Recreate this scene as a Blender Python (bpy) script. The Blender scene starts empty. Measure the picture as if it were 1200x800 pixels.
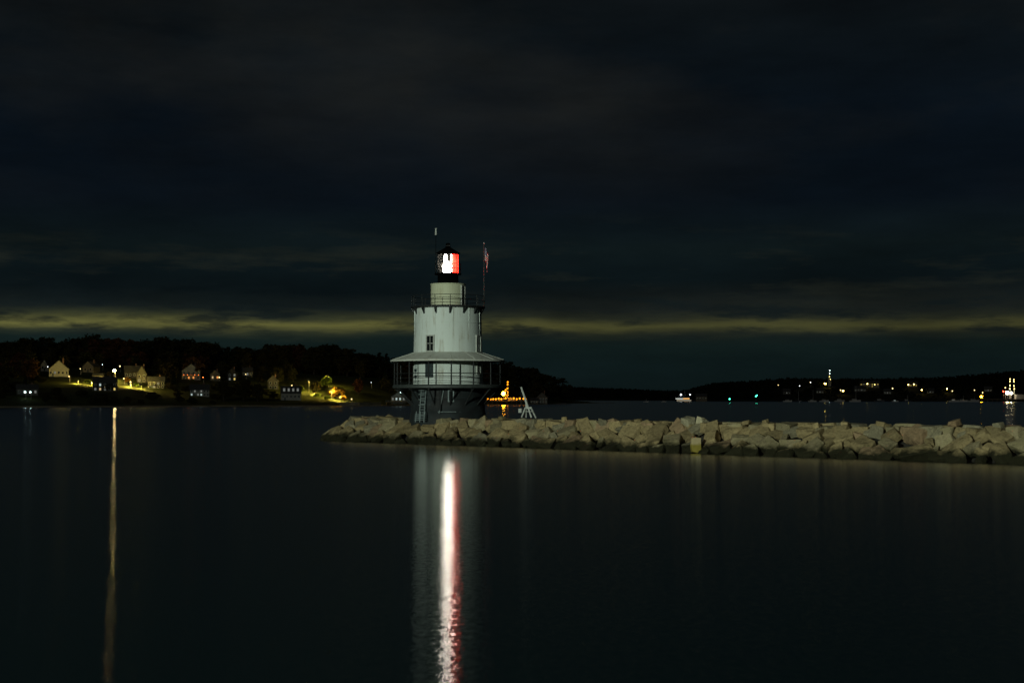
import bpy, bmesh, math, random
from mathutils import Vector, Matrix, noise
R = math.radians
sc = bpy.context.scene
COL = sc.collection
random.seed(7)

# ------------------------------------------------------------------ camera frame
F = 1666.7          # focal length in photograph pixels (1200 wide)
HY = 466.0          # row of the horizon
CH = 5.0            # eye height above the water
def PX(px, d): return (px - 600.0) / F * d
def PZ(py, d): return CH + (HY - py) / F * d
def PT(px, py, d): return Vector((PX(px, d), d, PZ(py, d)))

cam = bpy.data.cameras.new('camera'); camo = bpy.data.objects.new('camera', cam); COL.objects.link(camo)
cam.lens = 50; cam.sensor_width = 36; cam.sensor_fit = 'HORIZONTAL'
camo.location = (0, 0, CH); camo.rotation_euler = (R(90), 0, 0)
cam.shift_y = 66 / 1200.0
cam.clip_start = 0.5; cam.clip_end = 30000
sc.camera = camo

# ------------------------------------------------------------------ materials
class NT:
    def __init__(s, m):
        s.t = m.node_tree; s.t.nodes.clear()
    def n(s, typ, **kw):
        nd = s.t.nodes.new(typ)
        for k, v in kw.items(): setattr(nd, k, v)
        return nd
    def l(s, a, b): s.t.links.new(a, b)
    def math(s, op, a, b=None, clamp=False):
        nd = s.n('ShaderNodeMath', operation=op, use_clamp=clamp)
        for i, v in enumerate((a, b)):
            if v is None: continue
            if hasattr(v, 'links'): s.l(v, nd.inputs[i])
            else: nd.inputs[i].default_value = v
        return nd.outputs[0]
    def mix(s, fac, a, b, blend='MIX'):
        nd = s.n('ShaderNodeMix', data_type='RGBA', blend_type=blend)
        for idx, v in ((0, fac), (6, a), (7, b)):
            if hasattr(v, 'links'): s.l(v, nd.inputs[idx])
            elif idx == 0: nd.inputs[0].default_value = v
            else: nd.inputs[idx].default_value = (*v[:3], 1)
        return nd.outputs[2]
    def noise(s, scale, detail=4, vec=None, rough=0.55, sc3=None):
        if vec is None:
            vec = s.n('ShaderNodeTexCoord').outputs['Object']
        if sc3:
            mp = s.n('ShaderNodeMapping'); mp.inputs['Scale'].default_value = sc3
            s.l(vec, mp.inputs['Vector']); vec = mp.outputs[0]
        nd = s.n('ShaderNodeTexNoise'); s.l(vec, nd.inputs['Vector'])
        nd.inputs['Scale'].default_value = scale; nd.inputs['Detail'].default_value = detail
        nd.inputs['Roughness'].default_value = rough
        return nd.outputs[0]
    def ramp(s, fac, pts, interp='LINEAR'):
        nd = s.n('ShaderNodeValToRGB'); s.l(fac, nd.inputs[0])
        cr = nd.color_ramp; cr.interpolation = interp
        while len(cr.elements) < len(pts): cr.elements.new(0.5)
        for e, (p, c) in zip(cr.elements, pts):
            e.position = p
            e.color = (c, c, c, 1) if isinstance(c, (int, float)) else (*c[:3], 1)
        return nd.outputs[0]

MATS = {}
def newmat(name):
    m = bpy.data.materials.new(name); m.use_nodes = True; MATS[name] = m
    return m, NT(m)

def surf(name, col, rough=0.7, var=0.25, scale=3.0, col2=None, bump=0.0, metal=0.0, spec=0.5, sc3=None):
    m, t = newmat(name)
    f = t.noise(scale, 5, sc3=sc3)
    c2 = col2 or tuple(c * (1 - var) for c in col)
    c = t.mix(t.ramp(f, [(0.35, 0.0), (0.65, 1.0)]), c2, col)
    b = t.n('ShaderNodeBsdfPrincipled')
    t.l(c, b.inputs['Base Color']); b.inputs['Roughness'].default_value = rough
    b.inputs['Metallic'].default_value = metal
    b.inputs['Specular IOR Level'].default_value = spec
    if bump:
        bp = t.n('ShaderNodeBump'); bp.inputs['Strength'].default_value = bump; bp.inputs['Distance'].default_value = 0.05
        t.l(t.noise(scale * 4, 6), bp.inputs['Height']); t.l(bp.outputs[0], b.inputs['Normal'])
    o = t.n('ShaderNodeOutputMaterial'); t.l(b.outputs[0], o.inputs[0])
    return m

def emit(name, col, strength):
    m, t = newmat(name)
    e = t.n('ShaderNodeEmission'); e.inputs[0].default_value = (*col, 1); e.inputs[1].default_value = strength
    o = t.n('ShaderNodeOutputMaterial'); t.l(e.outputs[0], o.inputs[0])
    return m

# painted iron of the tower: white with grime and rust running down from the seams
def tower_paint(name, col, grime, amount):
    m, t = newmat(name)
    tc = t.n('ShaderNodeTexCoord').outputs['Object']
    streak = t.noise(1.0, 6, tc, 0.6, (2.2, 2.2, 0.18))
    blot = t.noise(0.55, 5, tc, 0.6)
    k = t.math('MULTIPLY', t.ramp(streak, [(0.48, 0.0), (0.70, 1.0)]), t.ramp(blot, [(0.40, 0.0), (0.65, 1.0)]))
    k = t.math('MULTIPLY', k, amount)
    c = t.mix(k, col, grime)
    c = t.mix(t.ramp(t.noise(0.25, 3, tc), [(0.3, 0.0), (0.7, 0.22)]), c, tuple(x * 0.62 for x in col))
    b = t.n('ShaderNodeBsdfPrincipled'); t.l(c, b.inputs['Base Color']); b.inputs['Roughness'].default_value = 0.62
    b.inputs['Specular IOR Level'].default_value = 0.3
    bp = t.n('ShaderNodeBump'); bp.inputs['Strength'].default_value = 0.25; bp.inputs['Distance'].default_value = 0.03
    t.l(t.noise(1.3, 5, tc), bp.inputs['Height']); t.l(bp.outputs[0], b.inputs['Normal'])
    o = t.n('ShaderNodeOutputMaterial'); t.l(b.outputs[0], o.inputs[0])
    return m

def granite(name, col, col2):
    m, t = newmat(name)
    oi = t.n('ShaderNodeObjectInfo')
    tc = t.n('ShaderNodeTexCoord').outputs['Object']
    add = t.n('ShaderNodeVectorMath', operation='ADD')
    t.l(tc, add.inputs[0])
    cx = t.n('ShaderNodeCombineXYZ'); t.l(t.math('MULTIPLY', oi.outputs['Random'], 60.0), cx.inputs[0]); t.l(cx.outputs[0], add.inputs[1])
    v = add.outputs[0]
    c = t.mix(t.ramp(t.noise(1.1, 6, v, 0.65), [(0.32, 0.0), (0.68, 1.0)]), col, col2)
    c = t.mix(t.ramp(t.noise(3.6, 7, v, 0.75), [(0.47, 0.0), (0.66, 0.75)]), c, tuple(x * 0.45 for x in col2))
    br = t.math('MULTIPLY_ADD', oi.outputs['Random'], 0.5); 
    br.node.inputs[2].default_value = 0.72
    hv = t.n('ShaderNodeHueSaturation'); t.l(c, hv.inputs['Color']); t.l(br, hv.inputs['Value'])
    c = hv.outputs[0]
    # weed and wet rock up to the tide mark
    geo = t.n('ShaderNodeNewGeometry'); sep = t.n('ShaderNodeSeparateXYZ'); t.l(geo.outputs['Position'], sep.inputs[0])
    z = t.math('ADD', sep.outputs[2], t.math('MULTIPLY', t.math('SUBTRACT', t.noise(0.9, 4, geo.outputs['Position']), 0.5), 1.6))
    w = t.n('ShaderNodeMapRange'); w.inputs[1].default_value = 0.58; w.inputs[2].default_value = 1.08
    w.inputs[3].default_value = 1.0; w.inputs[4].default_value = 0.0; t.l(z, w.inputs[0])
    c = t.mix(w.outputs[0], c, (0.019, 0.018, 0.007))
    b = t.n('ShaderNodeBsdfPrincipled'); t.l(c, b.inputs['Base Color']); b.inputs['Roughness'].default_value = 0.85
    b.inputs['Specular IOR Level'].default_value = 0.25
    bp = t.n('ShaderNodeBump'); bp.inputs['Strength'].default_value = 0.9; bp.inputs['Distance'].default_value = 0.22
    t.l(t.noise(2.4, 8, v, 0.65), bp.inputs['Height']); t.l(bp.outputs[0], b.inputs['Normal'])
    o = t.n('ShaderNodeOutputMaterial'); t.l(b.outputs[0], o.inputs[0])
    return m

def leaves(name, col, col2):
    m, t = newmat(name)
    oi = t.n('ShaderNodeObjectInfo')
    geo = t.n('ShaderNodeNewGeometry')
    k = t.math('ADD', t.math('MULTIPLY', oi.outputs['Random'], 0.7), t.math('MULTIPLY', t.noise(0.35, 3, geo.outputs['Position']), 0.3))
    c = t.mix(k, col, col2)
    d = t.n('ShaderNodeBsdfDiffuse'); t.l(c, d.inputs[0])
    tr = t.n('ShaderNodeBsdfTranslucent'); t.l(c, tr.inputs[0])
    mx = t.n('ShaderNodeMixShader'); mx.inputs[0].default_value = 0.25; t.l(d.outputs[0], mx.inputs[1]); t.l(tr.outputs[0], mx.inputs[2])
    o = t.n('ShaderNodeOutputMaterial'); t.l(mx.outputs[0], o.inputs[0])
    return m

M_white = tower_paint('white_tower_paint', (0.72, 0.79, 0.76), (0.32, 0.27, 0.18), 0.85)
M_cream = tower_paint('cream_watch_room_paint', (0.62, 0.64, 0.46), (0.30, 0.24, 0.13), 0.8)
M_canopy = tower_paint('canopy_paint', (0.60, 0.62, 0.56), (0.32, 0.26, 0.16), 0.8)
M_black = surf('black_iron', (0.013, 0.016, 0.017), 0.65, 0.4, 1.5, bump=0.3)
M_iron = surf('caisson_iron', (0.016, 0.024, 0.027), 0.75, 0.5, 0.5, col2=(0.004, 0.005, 0.006), bump=0.4)
M_soot = surf('lantern_black', (0.0025, 0.003, 0.003), 0.9, 0.3, 1.5, spec=0.0)
M_deck = surf('deck_iron', (0.05, 0.06, 0.058), 0.6, 0.4, 2.0)
M_greyiron = surf('pale_grey_iron', (0.26, 0.32, 0.33), 0.6, 0.4, 3.0)
M_trim = surf('window_trim', (0.50, 0.52, 0.48), 0.6, 0.3, 4.0)
M_shutter = surf('dark_door', (0.020, 0.035, 0.040), 0.5, 0.3, 3.0)
M_darkglass = surf('dark_glass', (0.012, 0.015, 0.016), 0.12, 0.3, 1.0, spec=0.6)
M_galv = surf('galvanised_tube', (0.52, 0.54, 0.50), 0.5, 0.3, 3.0)
M_wood = surf('weathered_wood', (0.20, 0.15, 0.10), 0.8, 0.5, 2.0, sc3=(1, 1, 8))
M_core = surf('shade_dark_rubble', (0.03, 0.027, 0.02), 0.9, 0.6, 1.2, bump=0.8)
GRAN = [('tan', granite('tan_granite', (0.38, 0.29, 0.145), (0.27, 0.21, 0.105))),
        ('pinkish', granite('pink_granite', (0.37, 0.25, 0.14), (0.27, 0.195, 0.11))),
        ('grey', granite('grey_granite', (0.31, 0.27, 0.17), (0.22, 0.195, 0.125))),
        ('olive', granite('olive_granite', (0.29, 0.25, 0.13), (0.33, 0.27, 0.16)))]
M_pale = granite('pale_granite', (0.52, 0.46, 0.30), (0.46, 0.42, 0.28))
def yellow_block():
    m, t = newmat('yellow_stained_granite')
    geo = t.n('ShaderNodeNewGeometry'); sep = t.n('ShaderNodeSeparateXYZ'); t.l(geo.outputs['Position'], sep.inputs[0])
    z = t.math('ADD', sep.outputs[2], t.math('MULTIPLY', t.noise(2.5, 4, geo.outputs['Position']), 0.3))
    w = t.n('ShaderNodeMapRange'); w.inputs[1].default_value = 0.85; w.inputs[2].default_value = 1.1
    t.l(z, w.inputs[0])
    c = t.mix(w.outputs[0], (0.24, 0.19, 0.025), (0.42, 0.34, 0.18))
    b = t.n('ShaderNodeBsdfPrincipled'); t.l(c, b.inputs['Base Color']); b.inputs['Roughness'].default_value = 0.8
    bp = t.n('ShaderNodeBump'); bp.inputs['Strength'].default_value = 0.5; bp.inputs['Distance'].default_value = 0.08
    t.l(t.noise(3.0, 6), bp.inputs['Height']); t.l(bp.outputs[0], b.inputs['Normal'])
    o = t.n('ShaderNodeOutputMaterial'); t.l(b.outputs[0], o.inputs[0]); return m
M_yellow = yellow_block()
M_grass = surf('hillside_grass', (0.055, 0.064, 0.015), 0.95, 0.5, 0.08, col2=(0.028, 0.034, 0.011), spec=0.1)
M_farland = surf('far_hill_soil', (0.020, 0.022, 0.014), 0.95, 0.4, 0.02, spec=0.1)
M_sand = surf('beach_sand', (0.36, 0.31, 0.22), 0.95, 0.5, 0.15, col2=(0.18, 0.15, 0.11), spec=0.1)
M_leafdark = leaves('dark_leaves', (0.030, 0.036, 0.014), (0.055, 0.045, 0.018))
M_leafred = leaves('rust_leaves', (0.11, 0.045, 0.022), (0.09, 0.055, 0.025))
M_leafpine = leaves('pine_needles', (0.020, 0.030, 0.016), (0.028, 0.036, 0.018))
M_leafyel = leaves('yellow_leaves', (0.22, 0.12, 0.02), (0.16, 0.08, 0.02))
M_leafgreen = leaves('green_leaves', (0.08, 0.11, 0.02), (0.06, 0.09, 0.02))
M_farleaf = leaves('far_wood_leaves', (0.016, 0.020, 0.012), (0.024, 0.022, 0.012))
M_bark = surf('bark', (0.05, 0.04, 0.03), 0.9, 0.4, 1.5)
M_hwhite = surf('white_clapboard', (0.30, 0.30, 0.27), 0.8, 0.3, 0.6, sc3=(1, 1, 6))
M_hgrey = surf('grey_shingle', (0.12, 0.115, 0.10), 0.85, 0.35, 0.8, sc3=(1, 1, 5))
M_hdark = surf('dark_shingle', (0.045, 0.042, 0.038), 0.85, 0.35, 0.8, sc3=(1, 1, 5))
M_htan = surf('tan_clapboard', (0.19, 0.16, 0.11), 0.85, 0.35, 0.8, sc3=(1, 1, 5))
M_roof = surf('asphalt_roof', (0.05, 0.05, 0.05), 0.9, 0.4, 0.8)
M_roofgrey = surf('grey_roof', (0.12, 0.12, 0.11), 0.9, 0.4, 0.8)
M_brick = surf('chimney_brick', (0.16, 0.09, 0.07), 0.9, 0.4, 2.0)
M_hull = surf('white_hull', (0.55, 0.56, 0.54), 0.4, 0.15, 1.0)
M_hulldark = surf('dark_hull', (0.05, 0.06, 0.08), 0.4, 0.3, 1.0)
M_mast = surf('alloy_mast', (0.35, 0.36, 0.36), 0.4, 0.15, 1.0)
M_pole = surf('grey_pole', (0.30, 0.29, 0.26), 0.6, 0.3, 1.0)
M_tank = surf('pale_shed', (0.30, 0.30, 0.28), 0.7, 0.3, 0.3)
E_warmwin = emit('warm_lit_pane', (1.0, 0.72, 0.36), 0.55)
E_coolwin = emit('cool_lit_pane', (0.75, 0.95, 0.90), 0.55)
E_dimwin = emit('dim_lit_pane', (0.9, 0.95, 0.85), 0.16)
E_orangewin = emit('orange_lit_pane', (1.0, 0.36, 0.08), 0.9)
E_farwin = emit('far_lit_pane', (1.0, 0.72, 0.18), 0.7)
E_street = emit('street_bulb', (1.0, 0.76, 0.28), 135)
E_small = emit('small_bulb', (1.0, 0.74, 0.30), 3.0)
E_coolbulb = emit('cool_bulb', (0.70, 1.0, 0.92), 14)
E_whitebulb = emit('white_bulb', (0.92, 0.97, 1.0), 4)
E_sodium = emit('sodium_bulb', (1.0, 0.30, 0.008), 3.2)
E_sodiumbig = emit('big_sodium_bulb', (1.0, 0.36, 0.012), 110)
E_yellow = emit('yellow_bulb', (1.0, 0.72, 0.14), 2600); E_yellowmid = emit('mid_yellow_bulb', (1.0, 0.72, 0.14), 60)
E_yellowfar = emit('far_yellow_bulb', (1.0, 0.74, 0.20), 10)
E_porch = emit('red_porch_bulb', (1.0, 0.20, 0.03), 6)
E_green = emit('green_signal', (0.06, 1.0, 0.55), 8)
E_redsig = emit('red_signal', (1.0, 0.05, 0.02), 20)
E_pier = emit('pier_floodlight', (1.0, 0.85, 0.55), 60)
E_lens = emit('lantern_lamp', (1.0, 0.93, 0.80), 85)

def glassmat(name, tint, trans, amount, gloss=0.06):
    m, t = newmat(name)
    a = t.n('ShaderNodeBsdfTransparent'); a.inputs[0].default_value = (*tint, 1)
    b = t.n('ShaderNodeBsdfTranslucent'); b.inputs[0].default_value = (*trans, 1)
    g = t.n('ShaderNodeBsdfGlossy'); g.inputs['Roughness'].default_value = 0.35
    k = t.math('MULTIPLY', t.ramp(t.noise(2.0, 4), [(0.3, 0.4), (0.7, 1.0)]), amount)
    m1 = t.n('ShaderNodeMixShader'); t.l(k, m1.inputs[0]); t.l(a.outputs[0], m1.inputs[1]); t.l(b.outputs[0], m1.inputs[2])
    m2 = t.n('ShaderNodeMixShader'); m2.inputs[0].default_value = gloss; t.l(m1.outputs[0], m2.inputs[1]); t.l(g.outputs[0], m2.inputs[2])
    o = t.n('ShaderNodeOutputMaterial'); t.l(m2.outputs[0], o.inputs[0]); return m
M_clear = glassmat('clear_translucent_glass', (0.92, 0.92, 0.90), (0.03, 0.028, 0.025), 0.12, 0.0)  # slight translucency put in so the panes glow from the lens
M_red = glassmat('red_glass', (0.35, 0.004, 0.003), (0.9, 0.02, 0.012), 0.42, 0.006)

# ------------------------------------------------------------------ mesh builder
class MB:
    def __init__(s): s.v = []; s.f = []; s.uv = None
    def add(s, vs, fs):
        o = len(s.v); s.v += [tuple(v) for v in vs]; s.f += [tuple(i + o for i in f) for f in fs]; return s
    def box(s, c, size, rz=0, M=None):
        x, y, z = (d / 2 for d in size); c = Vector(c)
        m = M or Matrix.Rotation(rz, 3, 'Z')
        vs = [c + m @ Vector((a, b, d)) for d in (-z, z) for a, b in ((-x, -y), (x, -y), (x, y), (-x, y))]
        return s.add(vs, [(3, 2, 1, 0), (4, 5, 6, 7), (0, 1, 5, 4), (1, 2, 6, 5), (2, 3, 7, 6), (3, 0, 4, 7)])
    def bar(s, a, b, r0, r1=None, n=6):
        a = Vector(a); b = Vector(b); r1 = r0 if r1 is None else r1
        d = (b - a).normalized(); u = d.cross(Vector((0, 0, 1)))
        if u.length < 1e-3: u = Vector((1, 0, 0))
        u.normalize(); w = d.cross(u)
        vs = [p + (u * math.cos(2 * math.pi * i / n) + w * math.sin(2 * math.pi * i / n)) * r for p, r in ((a, r0), (b, r1)) for i in range(n)]
        fs = [(i, (i + 1) % n, n + (i + 1) % n, n + i) for i in range(n)] + [tuple(range(n))[::-1], tuple(range(n, 2 * n))]
        return s.add(vs, fs)
    def lathe(s, prof, n=64, a0=0, a1=2 * math.pi, close=False):
        full = abs(a1 - a0 - 2 * math.pi) < 1e-6; k = n if full else n + 1
        vs = []
        for r, z in prof:
            for i in range(k):
                a = a0 + (a1 - a0) * i / n
                vs.append((r * math.sin(a), -r * math.cos(a), z))
        fs = []
        m = len(prof)
        for j in range(m if close else m - 1):
            j2 = (j + 1) % m
            for i in range(n):
                i2 = (i + 1) % k
                fs.append((j * k + i, j * k + i2, j2 * k + i2, j2 * k + i))
        return s.add(vs, fs)
    def ring(s, r, z, t, n=48, a0=0, a1=2 * math.pi):
        prof = [(r + t * math.cos(q), z + t * math.sin(q)) for q in (0.0, 1.57, 3.14, 4.71)]
        return s.lathe(prof, n, a0, a1, close=True)
    def ball(s, c, r, sub=1):
        bm = bmesh.new(); bmesh.ops.create_icosphere(bm, subdivisions=sub, radius=r)
        c = Vector(c); vs = [v.co + c for v in bm.verts]; bm.verts.index_update()
        fs = [tuple(v.index for v in f.verts) for f in bm.faces]; bm.free()
        return s.add(vs, fs)
    def build(s, name, mat, parent=None, smooth=False):
        me = bpy.data.meshes.new(name); me.from_pydata(s.v, [], s.f); me.update()
        me.materials.append(mat)
        if smooth:
            for p in me.polygons: p.use_smooth = True
        o = bpy.data.objects.new(name, me); COL.objects.link(o)
        if parent is not None: o.parent = parent
        return o

def tag(o, label=None, cat=None, group=None, kind=None):
    if label: o['label'] = label
    if cat: o['category'] = cat
    if group: o['group'] = group
    if kind: o['kind'] = kind
    return o
def thing(name, label, cat, loc=(0, 0, 0), rz=0, group=None):
    o = bpy.data.objects.new(name, None); COL.objects.link(o)
    o.location = loc; o.rotation_euler = (0, 0, rz); o.empty_display_size = 0.5
    return tag(o, label, cat, group)

# ------------------------------------------------------------------ sky and world
w = bpy.data.worlds.new('World'); sc.world = w; w.use_nodes = True
t = NT(w)
tc = t.n('ShaderNodeTexCoord').outputs['Generated']
sep = t.n('ShaderNodeSeparateXYZ'); t.l(tc, sep.inputs[0])
# cloud sheets: elevation bent by long soft noise, then coloured layer by layer
wob = t.noise(1.0, 5, tc, 0.6, (5, 5, 42))
wob2 = t.noise(1.0, 6, tc, 0.62, (16, 16, 110))
ez = t.math('ADD', sep.outputs[2], t.math('MULTIPLY', t.math('SUBTRACT', wob, 0.5), 0.016))
ez = t.math('ADD', ez, t.math('MULTIPLY', t.math('SUBTRACT', wob2, 0.5), 0.007))
ezn = t.math('DIVIDE', ez, 0.40, clamp=True)
def lin(r, g, b):
    f = lambda c: (c / 255 / 12.92) if c <= 10 else ((c / 255 + 0.055) / 1.055) ** 2.4
    return (f(r), f(g), f(b))
def el(py): return ((HY - py) / F) / 0.40
sky = t.ramp(ezn, [
    (0.0, lin(9, 18, 19)), (el(425), lin(12, 24, 25)), (el(399), lin(16, 28, 27)),
    (el(391), lin(36, 42, 32)), (el(382), lin(90, 89, 48)), (el(374), lin(44, 48, 34)), (el(364), lin(20, 27, 27)),
    (el(343), lin(8, 16, 19)), (el(318), lin(9, 18, 21)), (el(292), lin(12, 21, 23)), (el(240), lin(7, 14, 21)), (el(150), lin(7, 14, 21)),
    (el(60), lin(11, 17, 21)), (el(0), lin(14, 18, 20)), (0.75, lin(6, 13, 15)), (1.0, lin(4, 10, 12))])
def rng_map(v, a, b, c, d):
    n_ = t.n('ShaderNodeMapRange'); t.l(v, n_.inputs[0])
    for i_, x_ in enumerate((a, b, c, d)): n_.inputs[i_ + 1].default_value = x_
    return n_.outputs[0]
# the pale gap under the cloud is strongest over the town, thin and brown down the harbour
far_ = rng_map(sep.outputs[0], -0.10, 0.10, 0.0, 1.0)
gap = t.math('MULTIPLY', rng_map(sep.outputs[2], 0.036, 0.046, 0.0, 1.0), rng_map(sep.outputs[2], 0.066, 0.082, 1.0, 0.0))
sky = t.mix(t.math('MULTIPLY', t.math('MULTIPLY', far_, gap), 0.55), sky, lin(24, 27, 24))
# ragged dark cloud hanging in front of the gap
rag = t.noise(1.0, 7, tc, 0.62, (13, 13, 75))
sky = t.mix(t.math('MULTIPLY', t.ramp(rag, [(0.50, 0.0), (0.62, 0.8)]), gap), sky, lin(14, 22, 24))
# small torn cloud edges that catch the town light higher up
torn = t.noise(1.0, 7, tc, 0.62, (7, 7, 46))
hi = t.math('MULTIPLY', rng_map(sep.outputs[2], 0.055, 0.075, 0.0, 1.0), rng_map(sep.outputs[2], 0.095, 0.13, 1.0, 0.0))
sky = t.mix(t.math('MULTIPLY', t.ramp(torn, [(0.52, 0.0), (0.66, 0.5)]), hi), sky, lin(34, 37, 30))
# broad grey cloud overhead with navy between
over = t.noise(1.0, 6, tc, 0.55, (3.0, 3.0, 8.0))
oh = t.math('MULTIPLY', rng_map(sep.outputs[2], 0.12, 0.23, 0.0, 1.0), rng_map(sep.outputs[2], 0.29, 0.40, 1.0, 0.0))
sky = t.mix(t.math('MULTIPLY', t.ramp(over, [(0.42, 0.0), (0.66, 1.0)]), oh), sky, lin(27, 28, 26))
mott = t.noise(1.0, 6, tc, 0.6, (6, 6, 24))
sky = t.mix(1.0, sky, rng_map(mott, 0.25, 0.75, 0.62, 1.38), 'MULTIPLY')
bg1 = t.n('ShaderNodeBackground'); t.l(sky, bg1.inputs[0]); bg1.inputs[1].default_value = 1.0
# last of the night sky light above the clouds
nis = t.n('ShaderNodeTexSky'); nis.sky_type = 'NISHITA'; nis.sun_disc = False
nis.sun_elevation = R(14); nis.sun_rotation = R(200)
bg2 = t.n('ShaderNodeBackground'); t.l(nis.outputs[0], bg2.inputs[0]); bg2.inputs[1].default_value = 0.00012
ad = t.n('ShaderNodeAddShader'); t.l(bg1.outputs[0], ad.inputs[0]); t.l(bg2.outputs[0], ad.inputs[1])
wo = t.n('ShaderNodeOutputWorld'); t.l(ad.outputs[0], wo.inputs[0])

# moonlight: one weak sun lamp from behind the eye
sl = bpy.data.lights.new('moon', 'SUN'); slo = bpy.data.objects.new('moon', sl); COL.objects.link(slo)
sl.energy = 0.12; sl.angle = R(0.8); sl.color = (1.0, 0.98, 0.88)
dirv = Vector((0.42, 1.0, -0.50)).normalized()
slo.rotation_euler = dirv.to_track_quat('-Z', 'Y').to_euler()
# the harbour floodlight on the near shore that lights tower and stones
fl = bpy.data.lights.new('harbour_floodlight', 'POINT'); flo = bpy.data.objects.new('harbour_floodlight', fl); COL.objects.link(flo)
flo.location = (-88, -62, 36); fl.shadow_soft_size = 1.2; fl.energy = 9.0e5; fl.color = (0.86, 1.0, 0.82)

# ------------------------------------------------------------------ water
m, t = newmat('harbour_water')
geo = t.n('ShaderNodeNewGeometry')
def wav(sx, sy, det): return t.noise(1.0, det, geo.outputs['Position'], 0.5, (sx, sy, 1))
# the micro-roughness carries the spread of the ripples; a fine bump leaves a little sparkle
sy = t.math('MULTIPLY', t.math('SUBTRACT', wav(5.0, 2.6, 3), 0.5), 0.085)
sx = t.math('MULTIPLY', t.math('SUBTRACT', wav(11.0, 2.4, 3), 0.5), 0.085)
cb = t.n('ShaderNodeCombineXYZ'); t.l(sx, cb.inputs[0]); t.l(sy, cb.inputs[1]); cb.inputs[2].default_value = 1.0
nv = t.n('ShaderNodeVectorMath', operation='NORMALIZE'); t.l(cb.outputs[0], nv.inputs[0])
gl = t.n('ShaderNodeBsdfAnisotropic') if hasattr(bpy.types, 'ShaderNodeBsdfAnisotropic') else t.n('ShaderNodeBsdfGlossy')
gl.distribution = 'BECKMANN'
gl.inputs['Color'].default_value = (1, 1, 1, 1); gl.inputs['Roughness'].default_value = 0.168
gl.inputs['Anisotropy'].default_value = 0.68
tg = t.n('ShaderNodeCombineXYZ'); tg.inputs[0].default_value = 1.0
t.l(tg.outputs[0], gl.inputs['Tangent']); t.l(nv.outputs[0], gl.inputs['Normal'])
fr = t.n('ShaderNodeFresnel'); fr.inputs[0].default_value = 1.33; t.l(nv.outputs[0], fr.inputs['Normal'])
df = t.n('ShaderNodeBsdfDiffuse'); df.inputs[0].default_value = (0.003, 0.008, 0.009, 1)
mx = t.n('ShaderNodeMixShader'); t.l(fr.outputs[0], mx.inputs[0]); t.l(df.outputs[0], mx.inputs[1]); t.l(gl.outputs[0], mx.inputs[2])
o = t.n('ShaderNodeOutputMaterial'); t.l(mx.outputs[0], o.inputs[0])
M_water = m
S = 14000
tag(MB().add([(-S, -300, 0), (S, -300, 0), (S, S, 0), (-S, S, 0)], [(0, 1, 2, 3)]).build('water', M_water), 'calm dark harbour water smoothed by the long exposure', 'water', kind='structure')

# ------------------------------------------------------------------ breakwater
TIP = Vector((-25.2, 169.05, 0)); AL = Vector((61.3, -59.8, 0)).normalized(); IN = Vector((-AL.y, AL.x, 0))
if IN.y < 0: IN = -IN
HW = 6.0            # half width at the waterline
def bw(s, q, z=0.0): return TIP + AL * s + IN * q + Vector((0, 0, z))
def rowpoint(q, L):
    """Point and heading L metres along the course at inset q; the course rounds the tip before running straight."""
    rad = max(HW - q, 0.3)
    if L < 0:
        a = L / rad                    # negative: round the tip towards the back
        s = HW + rad * math.sin(a); qq = HW - rad * math.cos(a)
        tang = AL * math.cos(a) + IN * math.sin(a)
        return bw(s, qq), math.atan2(tang.y, tang.x), s
    return bw(HW + L, q), math.atan2(AL.y, AL.x), HW + L
LEN = 99
# rubble core under the stones, coloured dark to stand for shade in the gaps
prof = [(1.1, -1.0), (1.5, -0.1), (4.2, 1.75), (7.8, 1.75), (10.5, -0.1), (10.9, -1.0)]
mb = MB(); vs = []; fs = []
ss = [3.6] + [6 + i * 1.5 for i in range(63)]
for i, s in enumerate(ss):
    for q, z in prof:
        if i == 0: q = HW + (q - HW) * 0.55; z = z - 0.5
        vs.append(bw(s, q, z + (random.uniform(-.12, .12) if z > 0 else 0)))
k = len(prof)
for i in range(len(ss) - 1):
    for j in range(k - 1):
        fs.append((i * k + j, (i + 1) * k + j, (i + 1) * k + j + 1, i * k + j + 1))
fs.append(tuple(range(k)))
tag(mb.add(vs, fs).build('breakwater_core', M_core), 'rubble fill coloured shadow dark in the gaps between the breakwater boulders', 'rubble', kind='stuff')

def boulder_mesh(size, rng, flat=False, cut=0.40):
    bm = bmesh.new()
    X, Y, Z = (d / 2 for d in size)
    for a in (-1, 1):
        for b in (-1, 1):
            for c in (-1, 1):
                jz = rng.uniform(0, cut * (0.25 if flat and c > 0 else 1))
                bm.verts.new((a * X * (1 - rng.uniform(0, cut * 1.3)), b * Y * (1 - rng.uniform(0, cut)), c * Z * (1 - jz)))
    for _ in range(4):
        d = Vector((rng.gauss(0, 1), rng.gauss(0, 1), rng.gauss(0, 0.5))).normalized()
        bm.verts.new((d.x * X * 1.08, d.y * Y * 1.08, d.z * Z * 1.0))
    res = bmesh.ops.convex_hull(bm, input=bm.verts)
    for v in [v for v in bm.verts if not v.link_faces]: bm.verts.remove(v)
    bmesh.ops.bevel(bm, geom=list(bm.edges), offset=0.045 * min(size), segments=1, affect='EDGES', profile=0.5, clamp_overlap=True)
    bmesh.ops.triangulate(bm, faces=[f for f in bm.faces if len(f.verts) > 4])
    bmesh.ops.subdivide_edges(bm, edges=[e for e in bm.edges if e.calc_length() > 0.5], cuts=1, use_grid_fill=True)
    sd = rng.uniform(0, 100)
    for v in bm.verts:
        n = noise.noise_vector(v.co * 1.3 + Vector((sd, sd, 0)))
        v.co += n * 0.07 * min(size)
    me = bpy.data.meshes.new('granite_boulder'); bm.to_mesh(me); bm.free()
    return me

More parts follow.
